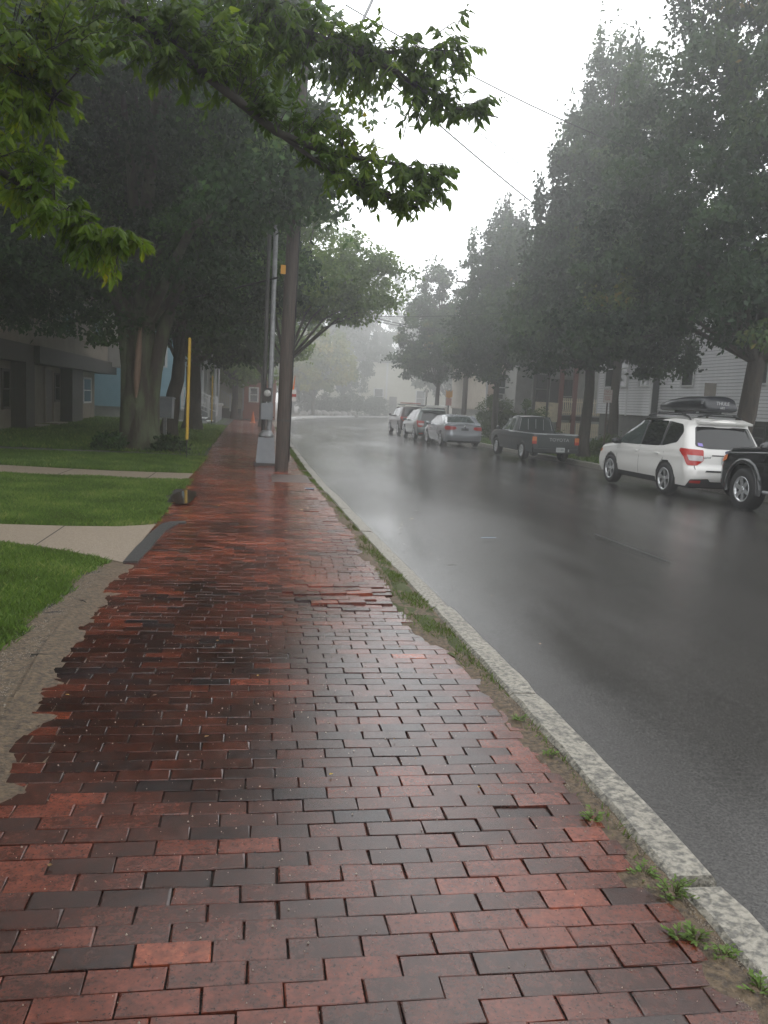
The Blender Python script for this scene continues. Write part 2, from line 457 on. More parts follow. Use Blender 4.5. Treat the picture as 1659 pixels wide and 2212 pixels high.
def brick_l(y): return np.interp(y, [0, 3.6, 5, 7.4, 9.7, 13, 20, 32, 47, 62], [-.97, -.97, -1.08, -1.13, -1.13, -1.16, -1.33, -1.5, -1.7, -1.8])
def brick_r(y): return np.interp(y, [0, 1.8, 2.3, 3.3, 4.5, 4.9, 5.3, 6.2, 7.0, 8.0, 9.4, 14.5, 18.3, 30, 62], [1.31, 1.31, 1.29, 1.28, 1.25, 1.19, 1.09, 1.05, 1.09, 1.07, 1.09, 1.02, .90, .88, .88])
def sw_noise(x, y):
    return .009 * noise.noise(Vector((x * 1.1, y * .8, 0))) + .0015 * noise.noise(Vector((x * 3.1, y * 2.7, 5)))

# soil under the bricks and beside them
strip('path_bed', 0, 64, .2, lambda y: brick_l(y) - .3, lambda y: brick_r(y) + .01, 8, -.010, M_bed)
# mossy, sandy strip along the kerb
strip('verge', 0, 62, .15, lambda y: brick_r(y) - .05, lambda y: road_left(y) - .155, 10, -.007, M_sand, hf=lambda X, Y: 0 * X, nzamp=.009, nzs=8)
# right verge and yards
strip('right_verge', -10, 60, 1.0, lambda y: road_right(y) + .12, lambda y: road_right(y) + 1.9, 8, -.03, M_lawn, nzamp=.03)
strip('right_path', -10, 60, 1.0, lambda y: road_right(y) + 1.9, lambda y: road_right(y) + 3.6, 4, -.02, M_conc)
strip('right_yard', -10, 60, 1.0, lambda y: road_right(y) + 3.6, lambda y: road_right(y) + 30, 10, -.03, M_lawn, nzamp=.04)

# left lawn soil, paths
def lawn_r(y): return np.interp(y, [0, 4.7, 5.2, 6.6, 7.6, 9.3, 10.2, 13, 20, 60], [-1.45, -1.40, -1.33, -1.30, -1.22, -1.2, -1.14, -1.14, -1.3, -1.9])
strip('lawn', 0, 62, .5, lambda y: 0 * y - 30, lawn_r, 60, -.022, M_lawn, nzamp=.02)
strip('dirt_strip', 0, 8.2, .12, lambda y: lawn_r(y) - .08 + .05 * np.sin(y * 5.3) + .04 * np.sin(y * 11), lambda y: brick_l(y) + .16, 8, -.006, M_sand, nzamp=.012, nzs=7)

def poly_sheet(name, pts, zoff, m, thick=0.0, parent=None, kind='structure'):
    vs = [Vector((x, y, zgf(x, y) + zoff)) for x, y in pts]
    tr = tessellate_polygon([vs])
    n = len(vs)
    V = list(vs); F = [tuple(t) for t in tr]
    a = (vs[tr[0][1]] - vs[tr[0][0]]).cross(vs[tr[0][2]] - vs[tr[0][0]])
    if a.z < 0: F = [f[::-1] for f in F]
    if thick:
        V += [v - Vector((0, 0, thick)) for v in vs]
        F += [(i, (i + 1) % n, (i + 1) % n + n, i + n) for i in range(n)]
    me = bpy.data.meshes.new(name); me.from_pydata(V, [], F); me.update()
    o = link(name, me, m, parent)
    if kind: tag(o, kind=kind)
    return o
P1 = [(-1.13, 7.42), (-1.13, 9.66), (-1.25, 9.56), (-1.5, 9.42), (-2.0, 9.36), (-2.7, 9.37), (-4.5, 9.55), (-9, 10.1), (-9, 8.9), (-4.5, 8.5), (-2.42, 8.33), (-2.0, 8.12), (-1.6, 7.83), (-1.3, 7.56)]
P2 = [(-1.24, 14.77), (-1.22, 16.31), (-2.0, 16.2), (-2.79, 16.14), (-4.75, 16.4), (-9, 17.1), (-9, 15.7), (-4.35, 15.01), (-2.6, 14.9)]
P3 = [(-1.30, 21.5), (-1.38, 25.4), (-2.2, 23.3), (-3.0, 21.9), (-4.2, 21.4), (-9, 21.2), (-9, 19.7), (-4, 20.4)]
poly_sheet('path', P1, .006, M_conc, .05)
poly_sheet('path', P2, .006, M_conc, .05)
poly_sheet('path', P3, .004, M_tar, .05)
tarp = [(-1.14, 7.42), (-1.02, 7.45), (-1.00, 7.9), (-.99, 8.3), (-.985, 8.6), (-.97, 9.2), (-.88, 9.72), (-.80, 9.78), (-.82, 9.9), (-.98, 9.86), (-1.06, 9.66), (-1.10, 9.1), (-1.12, 8.5), (-1.135, 8.2)]
poly_sheet('tar_seam', tarp, .016, M_tar, .03)

# ------------------------------------------------------------------ brick pavement
pave = empty('brick_pavement')
tag(pave, kind='structure')

def brick_shape(w, l, h, ch, ragged):
    """top face slightly chamfered brick; x = long side"""
    x, y = w / 2, l / 2
    q = [(-x, -y), (x, -y), (x, y), (-x, y)]
    j = lambda s: rnd.uniform(-s, s)
    top = [(a * (1 - ch / x) + j(ragged), b * (1 - ch / y) + j(ragged * .6), j(.00025)) for a, b in q]
    mid = [(a + j(ragged * .5), b + j(ragged * .3), -ch * .8) for a, b in q]
    bot = [(a, b, -h) for a, b in q]
    V = top + mid + bot
    F = [(0, 1, 2, 3)]
    for k in range(4):
        k2 = (k + 1) % 4
        F.append((4 + k, 4 + k2, k2, k)); F.append((8 + k, 8 + k2, 4 + k2, 4 + k))
    return V, F

variants = [brick_shape(.1995, .0888, .03, .0022, .0028) for _ in range(14)]
def tone_pick(x, y):
    # patches: redder in places, darker in others
    n = noise.noise(Vector((x * 1.2, y * .55, 8)))
    damp_shade = math.exp(-(((x + .35) / .75) ** 2 + ((y - 4.4) / 1.5) ** 2)) + .6 * math.exp(-(((x - .1) / .8) ** 2 + ((y - 3.1) / .7) ** 2))  # damp plus the canopy's dark reflection, painted into the brick tone
    t = rnd.random()
    far_red = float(np.clip((y - 6.5) / 5, 0, 1))
    near = float(np.clip((2.6 - y) / .7, 0, 1))
    v = .52 + .18 * n + .30 * far_red - .26 * min(1, damp_shade) + .12 * near + rnd.gauss(0, .15 - .05 * min(1, damp_shade))
    if t < .085 - .05 * far_red: v = rnd.uniform(.20, .32)
    elif t < .17: v += rnd.uniform(.10, .28)
    return float(np.clip(v, 0, 1))

bricks = []
row = 0
y = 1.30
slab1 = lambda x, y: (.30 < x < .95 and 7.55 < y < 8.35)
slab2 = lambda x, y: (.25 < x < .98 and 15.2 < y < 16.9)
while y < 61.5:
    xl, xr = float(brick_l(y)), float(brick_r(y))
    off = (.5 if row % 2 else 0) * .2045 + .012 * math.sin(row * .9) + rnd.uniform(-.006, .006)
    k0 = math.floor((xl - off) / .2045) - 1
    x = off + k0 * .2045
    while x < xr + .2:
        a = x + .003; b = x + .2015
        L0 = a; R0 = b
        edge = False
        le = xl + rnd.uniform(-.018, .018); re = xr + rnd.uniform(-.03, .03)
        if a < le: L0 = le; edge = True
        if b > re: R0 = re; edge = True
        w = R0 - L0
        cx = (L0 + R0) / 2
        ok = w > .045
        if ok and a < xl + .22 and y < 8 and rnd.random() < .0: ok = False
        if slab2(cx, y): ok = False
        if ok:
            lift = 0.0
            # heaved bricks over a root
            d = math.hypot((cx - .75) / .5, (y - 6.35) / .55)
            if d < 1: lift = .030 * (1 - d) ** .7 * (1 if (row % 3) else .5)
            bricks.append((cx, y + .0035 * math.sin(cx * 5 + row), w, lift, row))
        x += .2045
    y += .0915
    row += 1

def in_view(x, y):
    yaw = R(8.73)
    X = x * math.cos(yaw) - y * math.sin(yaw); Y = x * math.sin(yaw) + y * math.cos(yaw)
    return Y > 1.45 and -.50 < X / Y < .50 and y > 1.55

vis = sorted([b for b in bricks if in_view(b[0], b[1])], key=lambda b: b[0] ** 2 + b[1] ** 2)
single = set(vis[:300])
def brick_data(b, simple=False):
    cx, cy, w, lift, rw = b
    z = zgf(cx, cy) + sw_noise(cx, cy) + lift + rnd.gauss(0, .0009)
    if rnd.random() < .02: z -= rnd.uniform(.004, .008)
    rx, ry, rz = rnd.gauss(0, .005), rnd.gauss(0, .004) - lift * 1.5, rnd.gauss(0, .006)
    return z, rx, ry, rz
BV = []; BF = []; BT = []
for b in bricks:
    if b in single: continue
    V, F = variants[rnd.randrange(14)]
    z, rx, ry, rz = brick_data(b)
    Mx = Matrix.Translation((b[0], b[1], z)) @ Matrix.Rotation(rz, 4, 'Z') @ Matrix.Rotation(ry, 4, 'Y') @ Matrix.Rotation(rx, 4, 'X')
    sx = b[2] / .1985
    far = b[1] > 26
    n0 = len(BV)
    A = np.array(V if not far else V[:8]) * (sx, 1, 1)
    M3 = np.array(Mx)
    A = A @ M3[:3, :3].T + M3[:3, 3]
    BV.extend(A.tolist())
    FF = F if not far else [f for f in F if max(f) < 8]
    BF.extend([tuple(i + n0 for i in f) for f in FF])
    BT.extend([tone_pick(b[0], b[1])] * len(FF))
o = link('brick_field', np_mesh('brick_field', BV, BF, BT), M_brick, pave)
tag(o, kind='stuff')
# individual nearest bricks: shared meshes in five tones x variants
bank = []
for i in range(90):
    V, F = variants[i % 14] if i < 60 else brick_shape(.199, .0882, .03, .003, .0045)
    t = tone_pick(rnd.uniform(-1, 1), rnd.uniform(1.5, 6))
    me = np_mesh('brick', V, F, [t] * len(F)); me.materials.append(M_brick)
    me['tw'] = t
    bank.append(me)
for b in sorted(single, key=lambda q: (q[1], q[0])):
    z, rx, ry, rz = brick_data(b)
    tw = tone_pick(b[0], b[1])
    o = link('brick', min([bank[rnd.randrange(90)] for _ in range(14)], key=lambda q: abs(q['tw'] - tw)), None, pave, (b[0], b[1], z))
    o.rotation_euler = (rx, ry, rz)
    o.scale = (b[2] / .1985, 1, 1)

M_slab = mat('worn_mortar_patch', (.075, .05, .042), .35, (.15, .10, .085), ns=9, bump=.4, bs=60, coords='World')
poly_sheet('mortar_patch', [(.25, 15.2), (.97, 15.2), (.97, 16.85), (.27, 16.9)], .004, M_slab, .03, pave, None)

# puddle at the edge of the lawn, gutter puddles
def blob(cx, cy, rx, ry, n=22, seed=1, jag=.25):
    rr = random.Random(seed)
    ph = [rr.uniform(0, 6.28) for _ in range(4)]
    return [(cx + rx * math.cos(a) * (1 + jag * .5 * math.sin(3 * a + ph[0]) + jag * .3 * math.sin(5 * a + ph[1])),
             cy + ry * math.sin(a) * (1 + jag * .5 * math.sin(2 * a + ph[2]) + jag * .3 * math.sin(7 * a + ph[3])))
            for a in [2 * math.pi * i / n for i in range(n)]]
tag(poly_sheet('puddle', blob(-1.03, 12.2, .17, .85, seed=6, jag=.15), .027, M_water), 'still rain puddle between lawn edge and bricks', 'puddle')
def silt(X, Y):
    w = (X - (brick_l(Y) - .12)) / .28
    return .012 - .021 * w
strip('silt', 1.2, 7.35, .05, lambda y: brick_l(y) - .12, lambda y: brick_l(y) + .16, 12, 0, M_sand, hf=silt, nzamp=.012, nzs=5)
def silt_r(X, Y):
    w = ((brick_r(Y) + .05) - X) / .16
    return .006 - .020 * w
strip('silt', 1.2, 14, .04, lambda y: brick_r(y) - .11, lambda y: brick_r(y) + .05, 10, 0, M_sand, hf=silt_r, nzamp=.011, nzs=7)
M_joint = mat('path_joint', (.03, .026, .022), .9)
for i, (x, y0, y1) in enumerate([(-2.05, 8.16, 9.34), (-3.6, 8.44, 9.44), (-5.2, 8.60, 9.62)]): poly_sheet('path_joint', [(x - .007, y0), (x + .007, y0), (x + .007, y1), (x - .007, y1)], .009, M_joint)
for i, (x, y0, y1) in enumerate([(-1.9, 14.85, 16.18), (-3.4, 14.96, 16.2), (-4.9, 15.1, 16.4)]): poly_sheet('path_joint', [(x - .009, y0), (x + .009, y0), (x + .009, y1), (x - .009, y1)], .009, M_joint)

# ------------------------------------------------------------------ kerbs
def kerb(name, joints, fx, width, top, ragged, m, z0=-.36, side=1):
    root = empty(name); tag(root, kind='structure')
    for i in range(len(joints) - 1):
        a, b = joints[i], joints[i + 1]
        g0 = .012 if a > 3 else .05
        a += g0; b -= .008
        if b - a < .1: continue
        n = max(2, int((b - a) / .14)) if a < 16 else 4
        V = []; F = []
        dz = rnd.uniform(-.008, .008); dx = rnd.uniform(-.006, .006)
        for q in range(n + 1):
            yy = a + (b - a) * q / n
            xo = float(fx(yy)) + dx
            e = ragged if a < 30 else 0
            ra = rnd.uniform(-e, e); rb = rnd.uniform(-e, e)
            endr = .02 if q in (0, n) else 0
            zt = zgf(xo, yy) + top + dz + rnd.uniform(-.3, .3) * e
            V += [(xo, yy, zt - .40 + .0), (xo + rb * .3, yy, zt - .022 - endr * .6), (xo - side * (.016 + endr * .3) + rb, yy, zt - .002 - endr * .3),
                  (xo - side * (width - .018) + ra, yy, zt + ra * .2 - endr * .3), (xo - side * width + ra, yy, zt - .02), (xo - side * width, yy, zt - .40)]
        for q in range(n):
            for k in range(5):
                f = (q * 6 + k, q * 6 + k + 1, q * 6 + 6 + k + 1, q * 6 + 6 + k)
                F.append(f if side < 0 else f[::-1])
        F.append(tuple(range(6)) if side > 0 else tuple(range(6))[::-1]); F.append(tuple(range(n * 6, n * 6 + 6))[::-1] if side > 0 else tuple(range(n * 6, n * 6 + 6)))
        me = bpy.data.meshes.new('kerb_stone'); me.from_pydata(V, [], F); me.update()
        link('kerb_stone', me, m, root)
    return root
js = [.4, 2.34, 4.12, 6.0, 8.3, 9.6]
while js[-1] < 60: js.append(js[-1] + rnd.uniform(1.6, 2.2))
kerb('left_kerb', js, road_left, .165, .006, .0045, M_gran)
js = list(np.arange(-9, 62, 2.0))
kerb('right_kerb', js, road_right, .15, -.02, .004, M_gran, side=-1)
js = list(np.arange(62, 180, 2.4))
kerb('far_kerb', js, road_left, .3, .03, 0, mat('pale_kerb', (.45, .45, .44), .5), side=1)

# painted marks on the road
poly_sheet('lane_line', [(4.42, 10.4), (4.46, 10.4), (4.53, 8.5), (4.50, 8.5)], ROADZ + .087, M_white_line)
poly_sheet('blue_mark', [(2.75, 9.9), (2.95, 9.95), (2.96, 9.98), (2.76, 9.94)], ROADZ + .074, M_blue_paint)
poly_sheet('blue_mark', [(.80, 14.05), (.95, 14.05), (.95, 14.2), (.80, 14.2)], .012, M_blue_paint)

# ------------------------------------------------------------------ leaf machinery
def rand_unit(n, rs):
    v = rs.normal(size=(n, 3)); return v / np.linalg.norm(v, axis=1)[:, None]

def leaf_quads(P, size, rs, aspect=.55, droop=.5):
    """diamond leaves at points P"""
    n = len(P)
    d = rand_unit(n, rs); d[:, 2] -= droop; d /= np.linalg.norm(d, axis=1)[:, None]
    s = np.cross(d, rand_unit(n, rs)); s /= np.maximum(np.linalg.norm(s, axis=1), 1e-6)[:, None]
    L = size * rs.uniform(.65, 1.25, n)[:, None]
    a = P; c = P + d * L; m = P + d * L * .45
    V = np.stack([a, m + s * L * aspect * .5, c, m - s * L * aspect * .5], 1).reshape(-1, 3)
    F = np.arange(4 * n).reshape(-1, 4)
    return V, F

def crown_mesh(name, ells, nclump, per, leaf, seed, cs=.55, flat=.55, shell=.55, tone0=.35, aspect=.6, droop=.5, spike=0.0):
    rs = np.random.RandomState(seed)
    w = np.array([e[3] * e[4] * e[5] for e in ells]); w = w ** .75; w /= w.sum()
    idx = rs.choice(len(ells), nclump, p=w)
    E = np.array(ells)[idx]
    u = rand_unit(nclump, rs)
    r = (shell + (1 - shell) * rs.uniform(0, 1, nclump)) ** .8
    low = rs.uniform(size=nclump) < .22
    r[low] *= rs.uniform(.3, .9, low.sum())
    C = E[:, :3] + u * r[:, None] * E[:, 3:6]
    # irregular outline
    C += rs.normal(size=C.shape) * .12 * E[:, 3:4] * .5
    n = nclump * per
    cc = np.repeat(C, per, 0)
    csz = np.repeat(cs * rs.uniform(.55, 1.45, nclump), per)[:, None]
    out = np.repeat(u, per, 0)
    off = rand_unit(n, rs) * (rs.uniform(0, 1, n) ** .45)[:, None] * .95
    loose = rs.uniform(size=n) < .12
    off[loose] *= 1.5
    off[:, 2] *= flat
    off[:, 2] -= .25 * (off[:, 0] ** 2 + off[:, 1] ** 2)
    P = cc + off * csz
    if spike:
        up = np.repeat(rs.uniform(0, 1, nclump) < .35, per)
        P[up, 2] += np.abs(rs.normal(size=up.sum())) * spike
        P[up, :2] = cc[up, :2] + (P[up, :2] - cc[up, :2]) * .55
    V, F = leaf_quads(P, leaf, rs, aspect, droop)
    tn = tone0 + np.repeat(rs.normal(0, .20, nclump), per) + rs.normal(0, .09, n)
    return np_mesh(name, V, F, np.clip(tn, 0, 1)), C

def wob(a, b, n, amp, rs):
    a, b = Vector(a), Vector(b)
    return [a.lerp(b, i / n) + Vector((rs.uniform(-amp, amp), rs.uniform(-amp, amp), 0)) * (1 if 0 < i < n else 0) for i in range(n + 1)]

def make_tree(loc, trunk_r, fork_z, ells, nclump, per, leaf, lm, seed, label, cat='tree', group=None, name='street_tree', lean=(0, 0), bark=None, **kw):
    x, y = loc; z = zgf(x, y) - .05
    root = empty(name, (x, y, z), label=label, cat=cat, group=group)
    E = [(e[0], e[1], e[2], e[3], e[4], e[5]) for e in ells]
    dense = 1.35 if leaf < .19 else 1.0
    me, C = crown_mesh('crown', E, int(nclump * dense), per, leaf * (1.22 if leaf < .19 else 1.1), seed, **kw)
    rs = random.Random(seed)
    top = Vector((lean[0], lean[1], fork_z))
    mb = MB()
    pts = wob((0, 0, -.1), top, 5, trunk_r * .18, rs)
    mb.tube(pts, [trunk_r * f for f in (1.55, 1.12, 1.0, .93, .88, .84)], 14)
    mb.build('trunk', bark or M_bark, root)
    br = MB()
    ctop = max(e[2] + e[5] * .6 for e in ells)
    lead = wob(top, (lean[0] * 1.3, lean[1] * 1.3, ctop), 5, trunk_r * .6, rs)
    br.tube(lead, [trunk_r * f for f in (.8, .6, .45, .32, .2, .08)], 8)
    cs = list(C); rs.shuffle(cs)
    for c in cs[:22]:
        c = Vector(c)
        t = rs.uniform(0, .65)
        s = lead[int(t * 5)]
        if c.z < s.z + .2: s = top
        mid = s.lerp(c, .5) + Vector((0, 0, .12 * (c - s).length))
        r0 = trunk_r * rs.uniform(.28, .5)
        br.tube([s, s.lerp(mid, .5), mid, mid.lerp(c, .6), c], [r0, r0 * .8, r0 * .55, r0 * .35, .015], 6)
    br.build('branches', bark or M_bark, root)
    link('crown', me, lm, root)
    return root

# ------------------------------------------------------------------ right-hand street trees
G = 'trees along the right kerb'
make_tree((11.65, 19.2), .24, 3.0, [(0, 0, 7.0, 3.9, 4.3, 3.4), (.3, 0, 10.3, 3.4, 3.8, 4.0), (.6, .5, 14.0, 2.6, 2.8, 3.5), (-.5, -1.0, 5.3, 2.6, 2.8, 1.5), (2.2, -2.2, 6.5, 2.4, 2.6, 2.4), (-2.5, .6, 4.5, 1.9, 2.0, 1.2), (-.6, -1.6, 4.3, 1.7, 1.5, 1.1), (1.9, 2.0, 4.4, 1.9, 1.9, 1.1)], 480, 230, .125, LF_right, 21,
          'tall forked street tree behind the white estate car', group=G, spike=.5, lean=(.25, -.1))
make_tree((11.75, 29.2), .20, 3.2, [(0, 0, 6.6, 3.0, 3.4, 3.0), (.1, 0, 9.8, 2.5, 2.9, 3.2), (.2, 0, 12.4, 1.3, 1.5, 2.2), (-1.2, .8, 5.5, 1.8, 1.8, 1.6), (.8, -.8, 5.1, 1.9, 1.9, 1.6), (-1.7, -.5, 4.2, 1.6, 1.6, 1.2), (1.7, -1, 4.3, 1.8, 1.5, 1.2)], 380, 200, .14, LF_right, 22,
          'dark street tree rising just behind the tail of the pickup truck', group=G, spike=.6)
make_tree((12.25, 43), .17, 2.9, [(0, 0, 5.8, 2.7, 3.0, 2.6), (0, 0, 8.3, 2.1, 2.5, 2.6), (.1, 0, 10.4, 1.0, 1.2, 2.0), (-1.2, 0, 4.7, 1.6, 1.8, 1.3)], 220, 170, .17, LF_right, 23,
          'slender street tree standing by the front of the pickup truck', group=G, spike=.6)
make_tree((12.3, 58), .17, 3.0, [(-.2, 0, 6.0, 3.3, 3.0, 2.6), (0, 0, 8.8, 2.2, 2.4, 2.6), (-1.5, 0, 4.9, 2.0, 1.8, 1.4)], 170, 120, .22, LF_right, 24,
          'hazy street tree above the silver saloon and the amber sign', group=G, spike=.5)
make_tree((16.2, 37), .22, 4.2, [(0, 0, 8.5, 2.8, 3.6, 3.2), (0, 0, 11.5, 2.0, 2.4, 2.4)], 170, 150, .17, LF_right, 25,
          'yard tree between the white house and the timber porch', name='yard_tree', group='yard trees between the right-hand houses')
make_tree((16.9, 49), .2, 4.4, [(0, 0, 8.0, 3.2, 3.4, 3.2), (0, 0, 10.8, 2.0, 2.2, 2.2)], 150, 120, .2, LF_right, 26,
          'yard tree rising behind the porch and cream house', name='yard_tree', group='yard trees between the right-hand houses')

# ------------------------------------------------------------------ left-hand trees
big = make_tree((-3.1, 22.8), .44, 3.1, [(.2, 0, 7.2, 4.3, 4.3, 3.0), (1.6, 0, 5.2, 2.9, 3.0, 1.7), (-.2, 0, 10.0, 3.4, 3.4, 2.6), (-3.2, -.5, 6.0, 2.8, 2.8, 1.9), (2.6, -1.2, 7.6, 1.9, 2.0, 1.7), (-1.5, -1.5, 8.8, 3.5, 2.5, 2.5), (3.25, -6.3, 6.9, 1.7, 1.4, 2.1), (3.0, -6.5, 5.6, 1.2, 1.0, .8), (1.6, -5.0, 9.4, 2.2, 1.8, 1.5), (-2.7, -1.0, 4.5, 2.6, 2.2, 1.2), (-1.3, -.9, 4.0, 1.4, 1.3, 1.15), (-4.6, -1.6, 5.2, 2.4, 2.2, 1.6)], 680, 200, .12, LF_left, 31,
          'big old tree with mossy peeling trunk in the left lawn', group='old trees in the left lawn', name='old_tree', bark=M_barkmoss, droop=.7, cs=.7, flat=.4)
# extra stems that make its trunk a fused cluster
fus = MB()
fus.tube([(-.28, .05, -.1), (-.27, .0, .5), (-.26, .0, 1.2), (-.27, .0, 2.2), (-.42, .05, 3.2), (-.8, .2, 4.6)], [.36, .27, .25, .24, .19, .13], 14)
fus.tube([(.28, -.02, -.1), (.25, .0, .6), (.25, .0, 1.4), (.33, .0, 2.1), (.52, .0, 3.0), (1.0, .1, 4.8)], [.34, .26, .24, .22, .18, .12], 14)
fus.tube([(.02, -.26, -.1), (.03, -.24, .9), (.0, -.20, 2.3), (.10, -.18, 4.2)], [.34, .27, .24, .18], 14)
fus.build('side_stem', M_barkmoss, big)
sc = MB()
sc.tube([(-.05, -.46, 1.4), (-.03, -.50, 1.9), (.0, -.46, 2.6), (.04, -.42, 3.3)], [.03, .085, .08, .03], 8)
sc.build('bare_wood_scar', mat('bare_wood', (.16, .10, .07), .8, (.24, .16, .11), ns=10, stretch=(4, 4, .4), bump=.5, bs=10), big)
make_tree((-3.25, 31), .27, 2.6, [(0, 0, 6.6, 4.2, 3.8, 2.8), (0, 0, 9.4, 3.0, 3.0, 2.6), (1.4, 0, 4.7, 2.2, 2.6, 1.3)], 250, 160, .15, LF_left, 32,
          'second old lawn tree with a leaning trunk, behind the grey cabinet', group='old trees in the left lawn', name='old_tree', droop=.7, lean=(.35, 0), cs=.7, flat=.4)
make_tree((-2.95, 38), .36, 2.8, [(0, 0, 6.8, 4.4, 4.0, 2.8), (0, 0, 10, 3.2, 3.2, 2.6), (1.8, -.5, 4.2, 2.0, 2.6, 1.3)], 240, 150, .17, LF_left, 33,
          'third old lawn tree, its dark trunk beside the white stair rails', group='old trees in the left lawn', name='old_tree', droop=.7, cs=.7, flat=.4)
make_tree((.92, 33), .16, 3.0, [(.1, 0, 6.9, 3.6, 3.6, 2.4), (-.8, 0, 9.6, 2.5, 2.8, 2.0), (2.3, -.5, 6.5, 2.2, 2.2, 1.4), (1.4, 0, 5.5, 2.2, 2.2, .9)], 230, 120, .14, LF_mid, 34,
          'lighter green kerbside tree spreading behind the utility pole', group='trees along the left kerb', droop=.6)
make_tree((.15, 50), .18, 3.0, [(0, 0, 6.0, 3.6, 3.4, 2.2), (0, 0, 8.5, 2.6, 2.6, 2.2)], 170, 120, .2, LF_mid, 35,
          'hazy kerbside tree behind the grey lamp post', group='trees along the left kerb')
make_tree((-9.5, 24), .25, 4.5, [(0, 0, 9.5, 4.5, 4.5, 2.8), (2.0, 0, 8.2, 3.2, 4, 2.2), (0, 0, 12, 3.5, 3.5, 2)], 200, 140, .17, LF_left, 36,
          'tall dark tree standing against the tan house at far left', group='old trees in the left lawn', name='old_tree')

make_tree((-7.6, 13.5), .3, 4.0, [(0, 0, 8.0, 4.6, 4.6, 2.6), (2.0, 2.5, 8.8, 3.4, 3.6, 2.4), (0, 0, 11, 3.6, 3.6, 2.2)], 150, 130, .2, LF_left, 37,  # set mostly out of view, added to darken the left side
          'tall lawn tree nearest the viewer, added left of the mossy one for shade', group='old trees in the left lawn', name='old_tree')
# ------------------------------------------------------------------ trees beyond the bend
far = [((4.5, 72), 2.9, 7.5, 3.4, LF_yel, 'yellowing tree across the bend, beyond the utility pole'),
       ((8.7, 90), 3.0, 12.0, 4.6, LF_far, 'broad foggy tree before the pale yellow house'),
       ((12.4, 101), 3.4, 13.5, 4.4, LF_far, 'foggy tree right of the pale house, twin dark trunks below'),
       ((2.0, 84), 4.0, 12.5, 4.6, LF_far, 'foggy tree behind the yellowing one'),
       ((19.5, 104), 3.0, 14.5, 4.4, LF_far, 'tall faint tree above the maroon car'),
       ((24, 98), 3.0, 11.5, 4.6, LF_far, 'faint rounded tree above the grey-green car'),
       ((17.0, 76), 3.0, 8.8, 3.6, LF_far, 'faint tree by the bend, left of the amber sign'),
       ((22, 83), 3.2, 10.5, 4.2, LF_far, 'faint tree at the bend behind the right-hand signs'),
       ((-4.0, 70), 3.0, 12.0, 5.0, LF_far, 'foggy tree far down the left pavement'),
       ((-1.8, 62), 2.7, 7.0, 3.0, LF_mid, 'low green tree before the red brick house'),
       ((-10, 62), 3.0, 12.0, 5.0, LF_far, 'foggy tree behind the pale blue house'),
       ((6.0, 98), 2.6, 13.0, 5.2, LF_far, 'foggy tree filling the gap right of the utility pole'),
       ((2.9, 76), 1.2, 7.0, 2.6, LF_far, 'low bushy fog tree just right of the utility pole foot'),
       ((15.5, 112), 3.0, 15.5, 5.2, LF_far, 'tallest faint tree with a spire-like top over the street end'),
       ((29, 66), 2.0, 11.0, 5.0, LF_far, 'foggy tree behind the timber porch'),
       ((25, 56), 1.0, 11.0, 4.6, LF_far, 'bushy tree low between the porch and the white house'),
       ((31, 84), 2.0, 12.0, 5.5, LF_far, 'broad foggy tree behind the cream house')]
for i, ((fx, fy), hem, H, rr, lm, lb) in enumerate(far):
    if fy > 71 and fx > -2:
        H *= 1.22 if fy > 80 else 1.0; rr *= 1.10
        fx, fy, hem, H, rr = fx * 1.5, fy * 1.5, hem * 1.05, H * 1.5, rr * 1.5
    c = (H + hem) / 2
    es = [(0, 0, hem + (H - hem) * .36, rr, rr, (H - hem) * .36), (rr * .1, 0, hem + (H - hem) * .68, rr * .68, rr * .68, (H - hem) * .33),
          (-rr * .4, 0, hem + (H - hem) * .45, rr * .6, rr * .6, (H - hem) * .3)]
    make_tree((fx, fy), .42 if i in (1, 2) else .24, hem, es, 150 if fy > 90 else 110, 95, .42 if fy > 90 else .30, lm, 60 + i, lb, group='trees beyond the bend', spike=.7, cs=.8)
# two more plain trunks seen under the fog trees
hd, _ = crown_mesh('hedge', [(8.4, 116, .9, 5.4, 1.3, 1.5), (13.2, 124, 1.0, 3.6, 1.3, 1.6)], 150, 90, .24, 71, cs=.7, shell=.3)
tag(link('hedge', hd, LF_far), 'dark clipped hedge in the fog across the bend', 'hedge')
bs, _ = crown_mesh('round_bush', [(0, 0, 1.5, 2.2, 1.9, 1.5)], 110, 70, .22, 72, cs=.5, shell=.6)
b_ = link('round_bush', bs, LF_far, None, (18.0, 132, -.6)); tag(b_, 'round foggy bush in front of the pale house', 'bush')

# ------------------------------------------------------------------ bushes on the right
def bush(loc, ells, n, leaf, seed, label, lm=LF_bush, name='bush'):
    me, C = crown_mesh('foliage', ells, n, 110, leaf, seed, cs=.34, shell=.45, flat=.8)
    z = zgf(*loc)
    root = empty(name, (*loc, z), label=label, cat='bush', group='bushes by the right-hand houses')
    link('foliage', me, lm, root)
    st = MB(); rs = random.Random(seed)
    for c in list(C)[:12]:
        st.tube([(rs.uniform(-.1, .1), rs.uniform(-.1, .1), -.1), (c[0] * .5, c[1] * .5, c[2] * .5), tuple(c)], [.03, .02, .006], 5)
    st.build('stems', M_bark, root)
bush((13.2, 46.5), [(0, 0, 1.3, 1.1, 1.0, 1.2), (.5, 0, .8, 1.2, 1.0, .8)], 90, .12, 81, 'tall rounded green bush left of the slender street tree')
bush((13.9, 42.0), [(0, 0, .9, 1.0, .9, .9)], 60, .11, 82, 'lower bush behind the cab of the pickup truck')
bush((13.4, 38.0), [(0, 0, .35, 1.0, 1.2, .4)], 40, .10, 83, 'low bush on the verge beside the slender tree')
bush((13.3, 30.5), [(0, 0, .35, 1.0, 1.6, .35)], 60, .09, 84, 'low green bush by the no parking sign')
